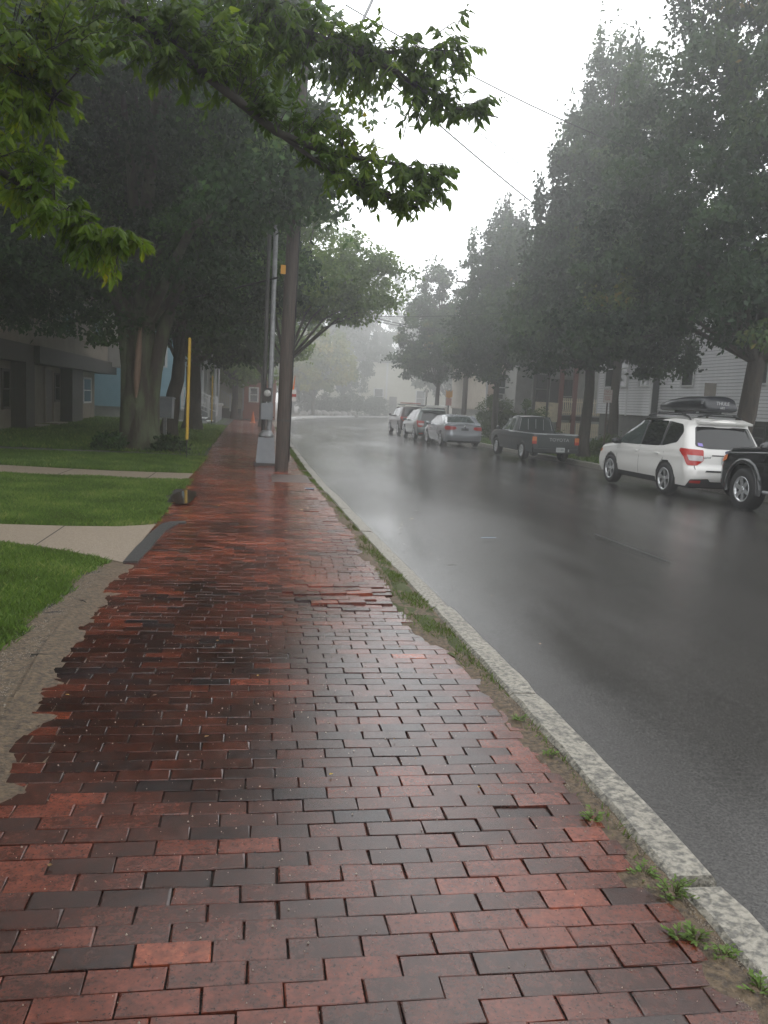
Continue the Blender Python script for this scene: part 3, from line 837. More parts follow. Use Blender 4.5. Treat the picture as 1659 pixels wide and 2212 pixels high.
bush((13.0, 25.5), [(0, 0, .25, .8, 1.2, .25)], 40, .08, 85, 'low ground bush behind the bonnet of the white car')
# topiary-like young plant on a stem
yp = empty('young_plant', (13.1, 40.5, zgf(13, 40)), label='small round-headed young plant on a thin stem by the cream house', cat='plant')
MB().tube([(0, 0, 0), (.02, 0, 1.2), (0, 0, 1.9)], .03, 6).build('stem', M_bark, yp)
me, _ = crown_mesh('head', [(0, 0, 2.05, .2, .2, .32)], 12, 60, .08, 86, cs=.16)
tag(link('head', me, LF_bush, yp), kind='stuff')

# base shrubs round the big tree
bm_, _ = crown_mesh('foliage', [(-.65, -.35, .16, .35, .3, .2), (.75, -.2, .16, .4, .4, .2)], 26, 60, .11, 87, cs=.25)
sh = empty('root_shrub', (-3.1, 22.3, 0), label='straggly green shoots round the foot of the mossy trunk', cat='shrub')
link('foliage', bm_, LF_left, sh)

# ------------------------------------------------------------------ grass and weeds
def blades(name, n, region, ylim, xlim, h, w, lm, seed, parent=None, label=None, clumps=0.0, zoff=-.02):
    rs = np.random.RandomState(seed)
    m = n * 3
    x = rs.uniform(xlim[0], xlim[1], m); y = rs.uniform(ylim[0], ylim[1], m)
    if clumps:
        fx = np.sin(x * 9.1 + 2 * np.sin(y * 4.3)) + np.sin(y * 7.3 + 2.1 * np.sin(x * 5.1))
        keep = fx > clumps - 1.2 + rs.uniform(-.8, .8, m)
        x, y = x[keep], y[keep]
    k = region(x, y); x, y = x[k][:n], y[k][:n]
    n = len(x)
    a = rs.uniform(0, 6.283, n); hh = h * rs.uniform(.5, 1.35, n); ww = w * rs.uniform(.6, 1.3, n)
    lean = rs.normal(0, .45, (n, 2)) * hh[:, None]
    z = zg(x, y) + zoff
    dx, dy = np.cos(a) * ww, np.sin(a) * ww
    V = np.stack([np.stack([x - dx, y - dy, z], -1), np.stack([x + dx, y + dy, z], -1),
                  np.stack([x + dx * .6 + lean[:, 0] * .45, y + dy * .6 + lean[:, 1] * .45, z + hh * .62], -1),
                  np.stack([x + lean[:, 0], y + lean[:, 1], z + hh], -1)], 1).reshape(-1, 3)
    F = np.arange(4 * n).reshape(-1, 4)
    t = .45 + rs.normal(0, .20, n) + .16 * np.sin(x * 3.1 + 2 * np.sin(y * 1.7)) * np.sin(y * 2.3 + x)
    o = link(name, np_mesh(name, V, F, np.clip(t, 0, 1)), lm, parent)
    return tag(o, kind='stuff')

def wavy(x, y, e): return x < lawn_r(y) - .03 + .03 * np.sin(y * 5.3) + .02 * np.sin(y * 17) - e - np.abs(np.random.RandomState(8).normal(0, .045, len(x)))
def p1_top(x): return np.interp(x, [-9, -4.5, -2.7, -1.5, -1.13], [10.1, 9.55, 9.37, 9.42, 9.68])
def p1_bot(x): return np.interp(x, [-9, -4.5, -2.42, -1.6, -1.13], [8.9, 8.5, 8.33, 7.83, 7.42])
blades('grass', 110000, lambda x, y: (y < p1_bot(x) - .02 + .03 * np.sin(x * 21)) & wavy(x, y, .02), (3.6, 8.9), (-4.2, -1.1), .046, .0042, LF_grass, 1)
blades('grass', 150000, lambda x, y: (y > p1_top(x) + .02) & (y < 14.85 + .08 * np.sin(x * 4)) & (x < -1.14 - .16 * np.clip((y - 11.2) / 1, 0, 1) * (y < 13.5) + .03 * np.sin(y * 9)), (9.3, 15.0), (-6.5, -1.1), .055, .0055, LF_grass, 2)
blades('grass', 90000, lambda x, y: (y > 16.35 - .1 * (x + 2)) & (y < 19.9 + .25 * (x + 6)) & (x < -1.24), (16.2, 21.4), (-9, -1.2), .07, .008, LF_grass, 3)
blades('grass', 70000, lambda x, y: x < lawn_r(y) - .05, (21.5, 46), (-12, -1.3), .09, .016, LF_grass, 4)
blades('grass', 50000, lambda x, y: x > 10.95, (12, 50), (10.9, 16.5), .09, .015, LF_grass, 5)

def vreg(lo, hi, dens):
    def f(x, y):
        w = (x - brick_r(y)) / (road_left(y) - .17 - brick_r(y))
        d = np.interp(y, [0, 2.2, 3.4, 3.8, 4.6, 5.2, 7.0, 8.2, 10, 14, 18.5, 19, 30, 52], dens)
        return (w > lo) & (w < hi) & (np.random.RandomState(3).uniform(size=len(x)) < d * (.35 + .65 * w))
    return f
blades('verge_weeds', 26000, vreg(-.1, 1.0, [.3, .3, .3, .5, .8, 1, 1, .9, .9, 1, 1, .7, .7, .6]), (2.5, 20), (.8, 1.4), .030, .0034, LF_weed, 6, clumps=.75, zoff=-.012)
blades('verge_weeds', 8000, lambda x, y: (x > brick_r(y) + .02) & (x < road_left(y) - .16), (19, 50), (.7, 1.2), .05, .009, LF_weed, 7, clumps=.3, zoff=-.012)
mo = strip('moss', 4.6, 8.0, .08, lambda y: brick_r(y) + .03 * np.sin(y * 6), lambda y: road_left(y) - .18, 8, -.006, M_moss, kind='stuff', nzamp=.02, nzs=8)

# weed plants at the near kerb, each one its own little plant
def weed(x, y, r, n, label, seed):
    rs = random.Random(seed)
    root = empty('weed_plant', (x, y, -.012), label=label, cat='weed', group='weeds along the near kerb')
    st = MB(); V = []; F = []
    for i in range(n):
        a = rs.uniform(0, 6.28); l = r * rs.uniform(.4, 1.0); h = r * rs.uniform(.25, .8)
        tip = Vector((math.cos(a) * l, math.sin(a) * l, h)); mid = tip * .5 + Vector((0, 0, h * .35))
        st.tube([(0, 0, 0), mid, tip], [.0012, .001, .0006], 4, False)
        for q in range(6):
            t = .3 + .7 * q / 5
            p = mid * (2 * t) if t < .5 else mid.lerp(tip, (t - .5) * 2)
            b = a + rs.uniform(-1.4, 1.4)
            d = Vector((math.cos(b), math.sin(b), rs.uniform(-.1, .6))).normalized(); s = d.cross(Vector((0, 0, 1))).normalized()
            L = rs.uniform(.010, .020) * (1 + r * 3)
            k = len(V); V += [p, p + d * L * .5 + s * L * .25, p + d * L, p + d * L * .5 - s * L * .25]; F.append((k, k + 1, k + 2, k + 3))
    st.build('stems', LF_weed, root)
    link('leaves', np_mesh('leaves', [tuple(v) for v in V], F, [rs.uniform(.6, 1) for _ in F]), LF_weed, root)
for i, (x, y, r, n, lb) in enumerate([
        (1.34, 2.30, .075, 22, 'bushy green weed growing in the gap between two granite kerb stones'),
        (1.30, 2.42, .05, 14, 'small sprig just beyond the weed in the kerb gap'),
        (1.30, 2.08, .05, 14, 'low weed between the broken brick and the nearest kerb stone'),
        (1.335, 2.00, .05, 12, 'spindly weed pressed against the nearest kerb stone'),
        (1.25, 2.10, .035, 8, 'flat broad-leaved weed among the sand by the brick edge'),
        (1.27, 2.78, .05, 16, 'green tuft in the sand halfway along the near kerb stone'),
        (1.31, 3.35, .04, 10, 'tiny tuft beside the kerb just past the chipped red brick'),
        (1.30, 3.75, .05, 12, 'small sprouting weed against the kerb before the moss starts'),
        (1.36, 1.86, .05, 12, 'weed under the lip of the kerb at the very corner of the walk')]):
    weed(x, y, r, n, lb, 200 + i)

# loose grit on the sand by the kerb, twigs and fallen leaves
rs = np.random.RandomState(9)
gx = []; 
for k in range(5200):
    yy = 1.6 + 3.4 * rs.uniform() ** 1.4; xx = brick_r(yy) - .03 + rs.uniform() * (road_left(yy) - .17 - brick_r(yy) + .03)
    gx.append((xx, yy, rs.uniform(.0012, .0042)))
for k in range(2600):
    yy = 3.2 + 4.1 * rs.uniform(); xx = lawn_r(yy) - .1 + rs.uniform() * (brick_l(yy) - lawn_r(yy) + .0)
    gx.append((xx, yy, rs.uniform(.0015, .005)))
for k in range(1500):
    yy = 1.6 + 6.5 * rs.uniform() ** 1.2; xx = brick_l(yy) + rs.uniform() * (brick_r(yy) - brick_l(yy))
    gx.append((xx, yy, rs.uniform(.0009, .0024) if rs.uniform() < .9 else .004))
GV = []; GF = []
for xx, yy, s in gx:
    k = len(GV); a = rs.uniform(0, 3); zb_ = .004 if brick_l(yy) + .05 < xx < brick_r(yy) - .03 else -.004
    zb_ += float(sw_noise(xx, yy)) if zb_ > 0 else 0
    for q in range(4): GV.append((xx + s * math.cos(a + q * 1.57), yy + s * math.sin(a + q * 1.57) * .8, zb_ - .003))
    GV.append((xx, yy, zb_ - .001 + s * .9))
    GF += [(k, k + 1, k + 4), (k + 1, k + 2, k + 4), (k + 2, k + 3, k + 4), (k + 3, k, k + 4)]
tag(link('grit', np_mesh('grit', GV, GF), mat('grit_stone', (.12, .10, .08), .4, (.42, .36, .28), ns=300, coords='World')), kind='stuff')

# coarse stone standing proud of the nearest asphalt
AV = []; na = 42000
ax_ = rs.uniform(0, 1, na) ** 1.0; ay_ = 1.9 + 5.6 * rs.uniform(0, 1, na) ** 1.35
axx = road_left(ay_) + .02 + ax_ * (.55 * ay_ + .6)
asz = rs.uniform(.0018, .0042, na); aan = rs.uniform(0, 6.28, na)
cw = (axx - road_left(ay_)) / (road_right(ay_) - road_left(ay_))
azz = ROADZ + .07 * (1 - (2 * cw - 1) ** 2) + np.array([.010 * noise.noise(Vector((a * .35, b * .35, 3))) for a, b in zip(axx, ay_)])
AP = []
for q in range(3):
    AP.append(np.stack([axx + asz * np.cos(aan + q * 2.09), ay_ + asz * np.sin(aan + q * 2.09), azz - .002], -1))
AP.append(np.stack([axx, ay_, azz + asz * .55], -1))
AV = np.stack(AP, 1).reshape(-1, 3)
b0 = np.arange(na)[:, None] * 4
AF = np.concatenate([b0 + np.array([[0, 1, 3]]), b0 + np.array([[1, 2, 3]]), b0 + np.array([[2, 0, 3]])], 0)
tag(link('asphalt_stones', np_mesh('asphalt_stones', AV, AF), M_road), kind='stuff')

LV = []; LF = []; LT = []
rl = random.Random(5)
spots = [(rl.uniform(-.9, 1.1), rl.uniform(1.9, 12)) for _ in range(26)] + [(rl.uniform(-2.4, -1.2), rl.uniform(3.6, 7.5)) for _ in range(9)] + [(rl.uniform(-4, -1.3), rl.uniform(9.5, 14.5)) for _ in range(26)] + [(rl.uniform(1.7, 2.4), rl.uniform(4, 14)) for _ in range(22)]
for x, y in spots:
    z = (ROADZ + .05 if x > 1.5 else (.014 if x > -1.1 else .03))
    a = rl.uniform(0, 6.28); L = rl.uniform(.012, .03) * (1.8 if y > 9 else 1); W = L * rl.uniform(.25, .5)
    d = (math.cos(a), math.sin(a)); k = len(LV)
    LV += [(x, y, z), (x + d[0] * L * .5 - d[1] * W, y + d[1] * L * .5 + d[0] * W, z + .003), (x + d[0] * L, y + d[1] * L, z + .001), (x + d[0] * L * .5 + d[1] * W, y + d[1] * L * .5 - d[0] * W, z + .002)]
    LF.append((k, k + 1, k + 2, k + 3)); LT.append(rl.random())
tag(link('leaf_litter', np_mesh('leaf_litter', LV, LF, LT), LF_litter), kind='stuff')
for i, (x, y, l, a, lb) in enumerate([(-1.16, 5.95, .10, 2.2, 'short dark twig on the sand where the path meets the bricks'), (-1.22, 4.75, .11, -.2, 'dark twig lying across the sandy strip near the dark bricks'),
                                      (1.95, 8.2, .09, -.3, 'wet twig lying in the gutter beside the puddle')]):
    t = MB().tube([(0, 0, .01), (l * .5 * math.cos(a), l * .5 * math.sin(a), .016), (l * math.cos(a + .1), l * math.sin(a + .1), .01)], [.004, .004, .002], 5)
    o = t.build('twig', M_twig, None, (x, y, .0 if x < 1 else ROADZ + .05)); tag(o, lb, 'twig')

# ------------------------------------------------------------------ the near tree whose branches hang over the walk
near = empty('overhanging_tree', (-3.9, 1.6, 0), label='leafy tree whose low drooping branches hang over the brick walk', cat='tree')
NL = Vector((-3.9, 1.6, 0))
limbs = [
    ([(-3.9, 1.6, 3.2), (-2.4, 3.6, 3.75), (-1.5, 4.7, 3.78), (-.88, 4.9, 3.58), (-.62, 4.9, 3.40), (-.25, 4.9, 3.15), (.05, 5.0, 2.98), (.32, 5.0, 2.90), (.74, 5.0, 2.87), (1.07, 5.0, 2.80)], [.12, .055, .036, .030, .024, .020, .017, .013, .008, .003]),
    ([(-3.9, 1.6, 4.0), (-2.2, 3.6, 4.5), (-.9, 4.9, 4.15), (-.06, 5.1, 3.72), (.13, 5.2, 3.62), (.53, 5.2, 3.52), (.75, 5.2, 3.44), (.9, 5.2, 3.36), (1.12, 5.2, 3.28), (1.38, 5.2, 3.25)], [.12, .055, .034, .022, .018, .015, .012, .009, .006, .003]),
    ([(-3.9, 1.6, 2.6), (-2.5, 3.3, 2.85), (-1.7, 4.2, 2.72), (-1.22, 4.6, 2.50), (-1.0, 4.6, 2.37), (-.82, 4.6, 2.29), (-.62, 4.6, 2.25)], [.10, .045, .022, .015, .010, .006, .003]),
    ([(-3.9, 1.6, 3.0), (-2.6, 3.4, 3.2), (-1.8, 4.3, 3.15), (-1.3, 4.6, 3.02), (-1.0, 4.7, 2.92)], [.10, .045, .022, .012, .004]),
    ([(-.62, 4.9, 3.40), (-.56, 4.88, 3.30), (-.50, 4.85, 3.22)], [.012, .008, .003]),
    ([(.53, 5.2, 3.52), (.85, 5.2, 3.58), (1.2, 5.2, 3.54)], [.010, .007, .002]),
    ([(.05, 5.0, 2.98), (.35, 5.0, 2.80), (.62, 5.0, 2.70), (.92, 5.0, 2.63)], [.010, .008, .005, .002]),
]
tk = MB()
tk.tube([Vector(p) - NL for p in [(-3.95, 1.55, -.1), (-3.9, 1.6, .8), (-3.88, 1.6, 2.0), (-3.9, 1.6, 3.2), (-3.8, 1.5, 4.6), (-3.7, 1.3, 7.5)]], [.36, .27, .24, .22, .17, .08], 16)
tk.build('trunk', M_bark, near)
lb = MB()
for pts, rad in limbs: lb.tube([Vector(p) - NL for p in pts], [q * 1.35 for q in rad], 8)
clusters = [(-1.18, 4.6, 3.28, 0.28, 0.15, 26), (-0.88, 4.6, 3.31, 0.28, 0.15, 26), (-0.59, 4.8, 3.45, 0.27, 0.13, 22), (-0.29, 4.9, 3.48, 0.24, 0.19, 24), (-1.11, 4.3, 3.02, 0.17, 0.11, 12), (-0.77, 4.4, 3.12, 0.15, 0.11, 12), (-0.61, 4.8, 3.2, 0.16, 0.13, 14), (-0.07, 5.0, 3.52, 0.25, 0.22, 26), (-0.38, 4.9, 3.19, 0.16, 0.16, 12), (-0.11, 5.0, 3.3, 0.22, 0.17, 18), (0.25, 5.2, 3.64, 0.23, 0.17, 20), (0.18, 5.2, 3.38, 0.26, 0.14, 18), (0.47, 5.3, 3.7, 0.18, 0.13, 9), (0.5, 5.2, 3.54, 0.2, 0.14, 16), (0.53, 5.2, 3.35, 0.17, 0.12, 12), (0.75, 5.2, 3.56, 0.14, 0.09, 9), (0.86, 5.2, 3.47, 0.17, 0.1, 12), (1.02, 5.2, 3.64, 0.13, 0.07, 6), (0.95, 5.2, 3.38, 0.17, 0.1, 10), (1.14, 5.2, 3.51, 0.14, 0.06, 6), (1.07, 5.2, 3.27, 0.17, 0.09, 10), (1.3, 5.2, 3.28, 0.13, 0.06, 6), (0.88, 5.2, 3.17, 0.13, 0.06, 5), (0.1, 5.1, 3.13, 0.14, 0.1, 7), (0.29, 5.1, 3.09, 0.14, 0.08, 7), (0.43, 5.1, 3.09, 0.13, 0.07, 5), (0.32, 5.0, 2.89, 0.17, 0.1, 10), (0.51, 5.0, 2.86, 0.17, 0.07, 8), (0.49, 5.0, 2.73, 0.17, 0.08, 9), (0.7, 5.0, 2.8, 0.17, 0.07, 9), (0.7, 5.0, 2.67, 0.17, 0.07, 9), (0.89, 5.0, 2.77, 0.14, 0.06, 7), (0.87, 5.0, 2.63, 0.12, 0.06, 6), (1.02, 5.0, 2.84, 0.12, 0.06, 6), (0.98, 5.0, 2.7, 0.12, 0.06, 5), (-0.05, 4.9, 3.06, 0.11, 0.08, 4), (-0.23, 4.9, 3.35, 0.16, 0.14, 10), (-1.23, 4.6, 3.02, 0.18, 0.11, 16), (-1.08, 4.7, 3.0, 0.16, 0.09, 13), (-1.25, 4.6, 2.84, 0.15, 0.13, 16), (-1.1, 4.6, 2.8, 0.11, 0.09, 8), (-1.21, 4.6, 2.65, 0.18, 0.1, 14), (-1.07, 4.6, 2.59, 0.1, 0.05, 4), (-1.3, 4.6, 2.48, 0.1, 0.13, 8), (-1.19, 4.6, 2.43, 0.15, 0.1, 9), (-0.99, 4.6, 2.39, 0.15, 0.08, 8), (-1.08, 4.6, 2.28, 0.15, 0.09, 9), (-0.87, 4.6, 2.25, 0.15, 0.09, 10), (-0.96, 4.6, 2.15, 0.15, 0.06, 7), (-0.76, 4.6, 2.21, 0.13, 0.06, 7), (-0.67, 4.6, 2.26, 0.09, 0.05, 5), (-0.83, 4.6, 2.1, 0.1, 0.05, 4), (-0.78, 4.6, 2.03, 0.04, 0.03, 1)]
allp = []
for pts, rad in limbs:
    for a, b in zip(pts[:-1], pts[1:]):
        for t in (0, .25, .5, .75): allp.append(Vector(a).lerp(Vector(b), t))
r2 = random.Random(77)
leaves = []      # (pos, dir, side, length, tone)
def leafy_twig(s, e, nleaf, tone, big=1.0):
    mid = s.lerp(e, .5) + Vector((0, 0, .10 * (e - s).length))
    lb.tube([s - NL, mid - NL, e - NL], [.0032, .0022, .001], 4, False)
    ax = (e - s).normalized()
    sd = ax.cross(Vector((0, 0, 1))); sd = sd.normalized() if sd.length > .01 else Vector((1, 0, 0))
    for q in range(nleaf):
        t = .22 + .78 * (q + r2.random() * .5) / nleaf
        p = (s.lerp(mid, t * 2) if t < .5 else mid.lerp(e, t * 2 - 1))
        sg = 1 if q % 2 else -1
        d = ax * r2.uniform(.2, .7) + sd * sg * r2.uniform(.2, .8) + Vector((0, 0, -r2.uniform(.25, 1.1))) + Vector((r2.gauss(0, .15), r2.gauss(0, .15), 0))
        d.normalize()
        s2 = d.cross(Vector((r2.gauss(0, .5), r2.gauss(0, .5), 1))).normalized()
        leaves.append((p, d, s2, (.030 + .055 * r2.random() ** .7) * big, tone + r2.gauss(0, .08)))
for cx, cy, cz, rx, rz, n in clusters:
    c = Vector((cx, cy, cz))
    tone = .5 + r2.gauss(0, .10) + (.16 if (cx < -.6 and cz < 3.05) else 0)
    for k in range(int(n * 2.1)):
        a = r2.uniform(0, 6.28); q = math.sqrt(r2.random())
        e = c + Vector((rx * .92 * q * math.cos(a), r2.gauss(0, .16), rz * .85 * q * math.sin(a) + .01))
        near_l = sorted(allp, key=lambda p: (p - e).length)[r2.randrange(4)]
        s = e.lerp(near_l, min(1, r2.uniform(.14, .38) / max(.05, (e - near_l).length)))
        s = s + Vector((0, 0, .02))
        leafy_twig(s, e, r2.randrange(9, 15), tone)
    lb.tube([min(allp, key=lambda p: (p - c).length) - NL, c.lerp(min(allp, key=lambda p: (p - c).length), .5) + Vector((0, 0, .02)) - NL, c - NL], [.005, .004, .002], 5, False)
lb.build('branches', M_twig, near)

def leaf_verts(p, d, s, L, fold=.12):
    up = d.cross(s)
    W = L * .19
    return [p, p + d * L * .32 + s * W + up * L * fold * .5, p + d * L * .68 + s * W * .72 + up * L * fold * .4, p + d * L,
            p + d * L * .68 - s * W * .72 + up * L * fold * .4, p + d * L * .32 - s * W + up * L * fold * .5]
def is_front(l):
    p = l[0]; return p.y < 5.25 and -1.2 < p.x < 1.5
cand = [i for i, l in enumerate(leaves) if is_front(l)]
r2.shuffle(cand)
chosen = set(sorted(cand, key=lambda i: -leaves[i][3] / leaves[i][0].length + r2.random() * .002)[:300])
V = []; F = []; T = []
for i, (p, d, s, L, tn) in enumerate(leaves):
    if i in chosen: continue
    k = len(V); V += [tuple(v - NL) for v in leaf_verts(p, d, s, L)]
    F += [(k, k + 1, k + 2, k + 3), (k, k + 3, k + 4, k + 5)]; T += [tn, tn]
tag(link('foliage', np_mesh('foliage', V, F, np.clip(T, 0, 1)), LF_near, near), kind='stuff')
lbank = []
for q in range(12):
    vs = leaf_verts(Vector((0, 0, 0)), Vector((0, 1, 0)), Vector((1, 0, 0)), 1.0, r2.uniform(.06, .2))
    me = np_mesh('leaf', [tuple(v) for v in vs], [(0, 1, 2, 3), (0, 3, 4, 5)], [min(1, .42 + .03 * q)] * 2); me.materials.append(LF_near); lbank.append(me)
for i in sorted(chosen):
    p, d, s, L, tn = leaves[i]
    o = bpy.data.objects.new('leaf', lbank[int(np.clip((tn - .42) / .03, 0, 11))]); COL.objects.link(o); o.parent = near
    up = s.cross(d)
    M3 = Matrix((s * L, d * L, up * L)).transposed().to_4x4()
    M3.translation = p - NL
    o.matrix_local = M3
# its crown above and behind the viewer; unseen lobes added ahead darken the walk
cm, _ = crown_mesh('crown', [(-1.6, -3.5, 6.2, 3.6, 3.4, 1.7), (.6, -1.2, 6.6, 3.2, 2.6, 1.5), (2.2, 1.2, 5.9, 2.6, 1.8, 1.2), (-1.5, 1.5, 6.9, 3.4, 2.6, 1.6), (-2.6, 2.6, 7.0, 1.8, 1.8, 1.3), (1.0, -6, 5.5, 3.5, 3, 1.6), (-.2, 3.2, 7.2, 2.2, 1.3, 1.0), (-3.2, 4.2, 5.6, 2.4, 2.4, 1.3), (-2.4, 7.0, 6.6, 2.6, 2.4, 1.4), (-4.2, .5, 5.2, 2.2, 3.0, 1.4), (-1.4, 6.6, 6.5, 2.3, 2.2, 1.2), (-1.6, 4.2, 5.2, 1.7, 1.2, .8), (-2.6, 9.6, 8.1, 3.0, 2.2, 1.4)], 900, 120, .15, 41, cs=.7, flat=.45, shell=.35, droop=.8)
link('crown', cm, LF_near, near)
up = MB()
for e in [(1.2, -1, 6.4), (2.4, 1.4, 5.8), (-1.5, -3.5, 6), (0, 2.5, 6.8), (-2, 2.3, 6.7)]:
    up.tube([(.1, 0, 4.4), (e[0] * .5, e[1] * .5, 5.4), e], [.12, .08, .03], 7)
up.build('upper_limbs', M_bark, near)

# ------------------------------------------------------------------ utility pole, lamp post, markers, cabinet
zp = zgf(.49, 17.9)
up_ = empty('utility_pole', (.49, 17.9, zp), label='brown wooden utility pole leaning slightly beside the kerb', cat='utility pole')
pm = MB(); pm.tube([(0, 0, -.2), (.03, 0, 2.5), (.09, 0, 5.5), (.15, 0, 8.5), (.21, 0, 11.8)], [.145, .136, .126, .115, .105], 20); pm.build('pole', M_pole, up_)
MB().tube([(.015, 0, 1.05), (.016, 0, 1.09)], .146, 20).build('steel_band', M_darkmetal, up_)
MB().tube([(.150, -.05, .2), (.175, -.05, 2.5), (.222, -.05, 5.5), (.27, -.05, 8.5)], .012, 6).build('ground_wire', M_wire, up_)
fl = MB().box((.205, -.10, 1.86), (.03, .03, .30), ry=.1, taper=.3); fl.build('orange_streamer', M_cone, up_)
tg = MB().box((.212, -.11, 1.60), (.085, .012, .24)); tgo = tg.build('tag_card', M_sign, up_)
MB().box((.212, -.118, 1.60), (.086, .004, .06)).build('red_band', M_signred, tgo)
MB().box((-.10, -.10, 4.15), (.10, .02, .18)).build('amber_plate', M_signyel, up_)
MB().box((.19, 0, 11.3), (2.0, .09, .11)).box((.16, 0, 9.3), (.12, .12, .12)).build('crossarm', M_pole, up_)
ins = MB()
for xx in (-.75, -.3, .6, 1.05): ins.lathe([(.0, 0), (.03, 0), (.045, .05), (.03, .10), (.04, .13), (.0, .16)], 'z', (xx, 0, 11.36), 10)
ins.build('insulators', M_cabinet, up_)
arm = MB().tube([(.10, 0, 6.3), (.45, .05, 7.0), (1.0, .1, 8.4), (1.55, .15, 9.7), (2.1, .2, 10.4)], [.035, .033, .03, .03, .03], 8); arm.build('lamp_arm', M_galv, up_)
MB().box((2.4, .2, 10.45), (.6, .22, .12), taper=.7).build('lamp_head', M_cabinet, up_)

zl = zgf(.16, 19.3)
lp = empty('lamp_post', (.16, 19.3, zl), label='grey steel lamp post with electric meter and flared base box', cat='lamp post')
MB().box((0, 0, .03), (.52, .46, .07)).build('footing', M_darkmetal, lp)
b = MB().box((0, 0, .35), (.44, .40, .58), taper=.80)
b.build('base_box', M_cabinet, lp)
MB().lathe([(.0, .64), (.17, .64), (.175, .69), (.14, .76), (.10, .80), (.0, .80)], 'z', (0, 0, 0), 16).build('collar', M_galv, lp)
p = MB(); p.tube([(.06, 0, .78), (.07, 0, 4), (.10, 0, 9.0)], [.062, .055, .045], 14); p.build('pole', M_galv, lp)
p = MB(); p.tube([(-.07, 0, .78), (-.07, 0, 4), (-.05, 0, 7.6)], [.050, .045, .04], 12); p.build('conduit', M_darkmetal, lp)
mbx = MB().box((-.01, -.10, 1.60), (.20, .11, .30)); mo_ = mbx.build('meter_box', M_darkmetal, lp)
MB().lathe([(.0, -.225), (.055, -.222), (.078, -.20), (.082, -.155), (.082, -.14)], 'y', (-.005, 0, 1.63), 20).build('meter_dial', mat('meter_glass', (.34, .34, .32), .15, (.5, .5, .48), ns=30), mo_)
cb = MB().box((0, -.13, 1.23), (.27, .15, .37)); cbo = cb.build('switch_box', M_cabinet, lp)
MB().box((0, -.209, 1.23), (.25, .008, .35)).build('lid', M_cabinet, cbo)
MB().box((.145, -.14, 1.10), (.02, .03, .03)).build('hasp', M_darkmetal, cbo)
MB().tube([(.10, 0, 8.9), (.5, 0, 9.25), (1.4, 0, 9.35)], [.035, .03, .03], 8).box((1.65, 0, 9.33), (.6, .2, .1)).build('lamp_arm', M_galv, lp)

def marker(x, y, h0, h1, label, lean=0):
    r = empty('marker_pole', (x, y, zgf(x, y)), label=label, cat='marker pole')
    MB().tube([(0, 0, -.05), (.0, 0, h0)], [.012, .014], 8).tube([(0, 0, h0 - .08), (0, 0, h0 + .02)], [.022, .038], 10).build('spike', M_black, r)
    MB().tube([(0, 0, h0), (lean, 0, h1)], [.036, .034], 12).tube([(lean, 0, h1), (lean, 0, h1 + .02)], [.034, .015], 12).build('sleeve', M_yellow, r)
marker(-1.66, 20.0, .46, 2.78, 'tall yellow marker pole at the lawn edge, the nearer of two', .02)
marker(-2.45, 44.3, .25, 2.55, 'distant yellow marker pole in front of the white stair rails')

gc = empty('utility_cabinet', (-3.05, 27.8, 0), R(-12), label='grey metal cabinet on a post behind the mossy tree', cat='cabinet')
MB().box((.05, 0, .35), (.09, .09, .8)).build('post', M_galv, gc)
g_ = MB().box((0, 0, .98), (.60, .25, .64), rx=-.12); g_.build('box', M_cabinet, gc)
MB().box((0, .02, 1.31), (.66, .32, .04), rx=-.12).build('lid', M_cabinet, gc)

# street signs
def text_mesh(s, size, m, parent, M4, name='lettering', ext=.0015, align='CENTER'):
    cu = bpy.data.curves.new(name, 'FONT'); cu.body = s; cu.size = size; cu.align_x = align; cu.align_y = 'CENTER'; cu.extrude = ext
    cu.resolution_u = 3
    tmp = bpy.data.objects.new('tmp_text', cu); COL.objects.link(tmp)
    dg = bpy.context.evaluated_depsgraph_get()
    me = bpy.data.meshes.new_from_object(tmp.evaluated_get(dg))
    bpy.data.objects.remove(tmp); bpy.data.curves.remove(cu)
    me.name = name; me.materials.clear(); me.materials.append(m)
    me.transform(M4)
    return link(name, me, None, parent)
def facing(loc, rz=0.0):   # text plane xz, read from -y
    return Matrix.Translation(loc) @ Matrix.Rotation(rz, 4, 'Z') @ Matrix.Rotation(R(90), 4, 'X')

def no_parking(x, y, zc, post_h, label, back=False, rz=0.0, w=.30, h=.46, post=M_postbrown):
    z = zgf(x, y) - .03
    r = empty('parking_sign', (x, y, z), rz, label=label, cat='street sign', group='parking signs on the right kerb')
    MB().box((0, .03, post_h / 2), (.055, .03, post_h)).build('post', post, r)
    pl = MB().box((0, 0, zc), (w, .006, h)); plo = pl.build('sign_plate', M_signback if back else M_sign, r)
    if not back:
        for s, zz, k in (('NO', .155, .12), ('PARKING', .065, .062), ('ANY', -.03, .10), ('TIME', -.12, .10)):
            text_mesh(s, k, M_signred, plo, facing((0, -.006, zc + zz)))
        bd = MB()
        for a in (-1, 1): bd.box((a * (w / 2 - .012), -.004, zc), (.006, .003, h - .03)); bd.box((0, -.004, zc + a * (h / 2 - .012)), (w - .03, .003, .006))
        bd.build('border', M_signred, plo)
    return r
no_parking(12.25, 28.6, 2.28, 2.45, 'white no parking sign with red lettering on a rusty post', rz=R(-18))
no_parking(11.45, 20.3, 2.28, 2.5, 'brownish back of a street sign behind the roof box', back=True, rz=R(-10))
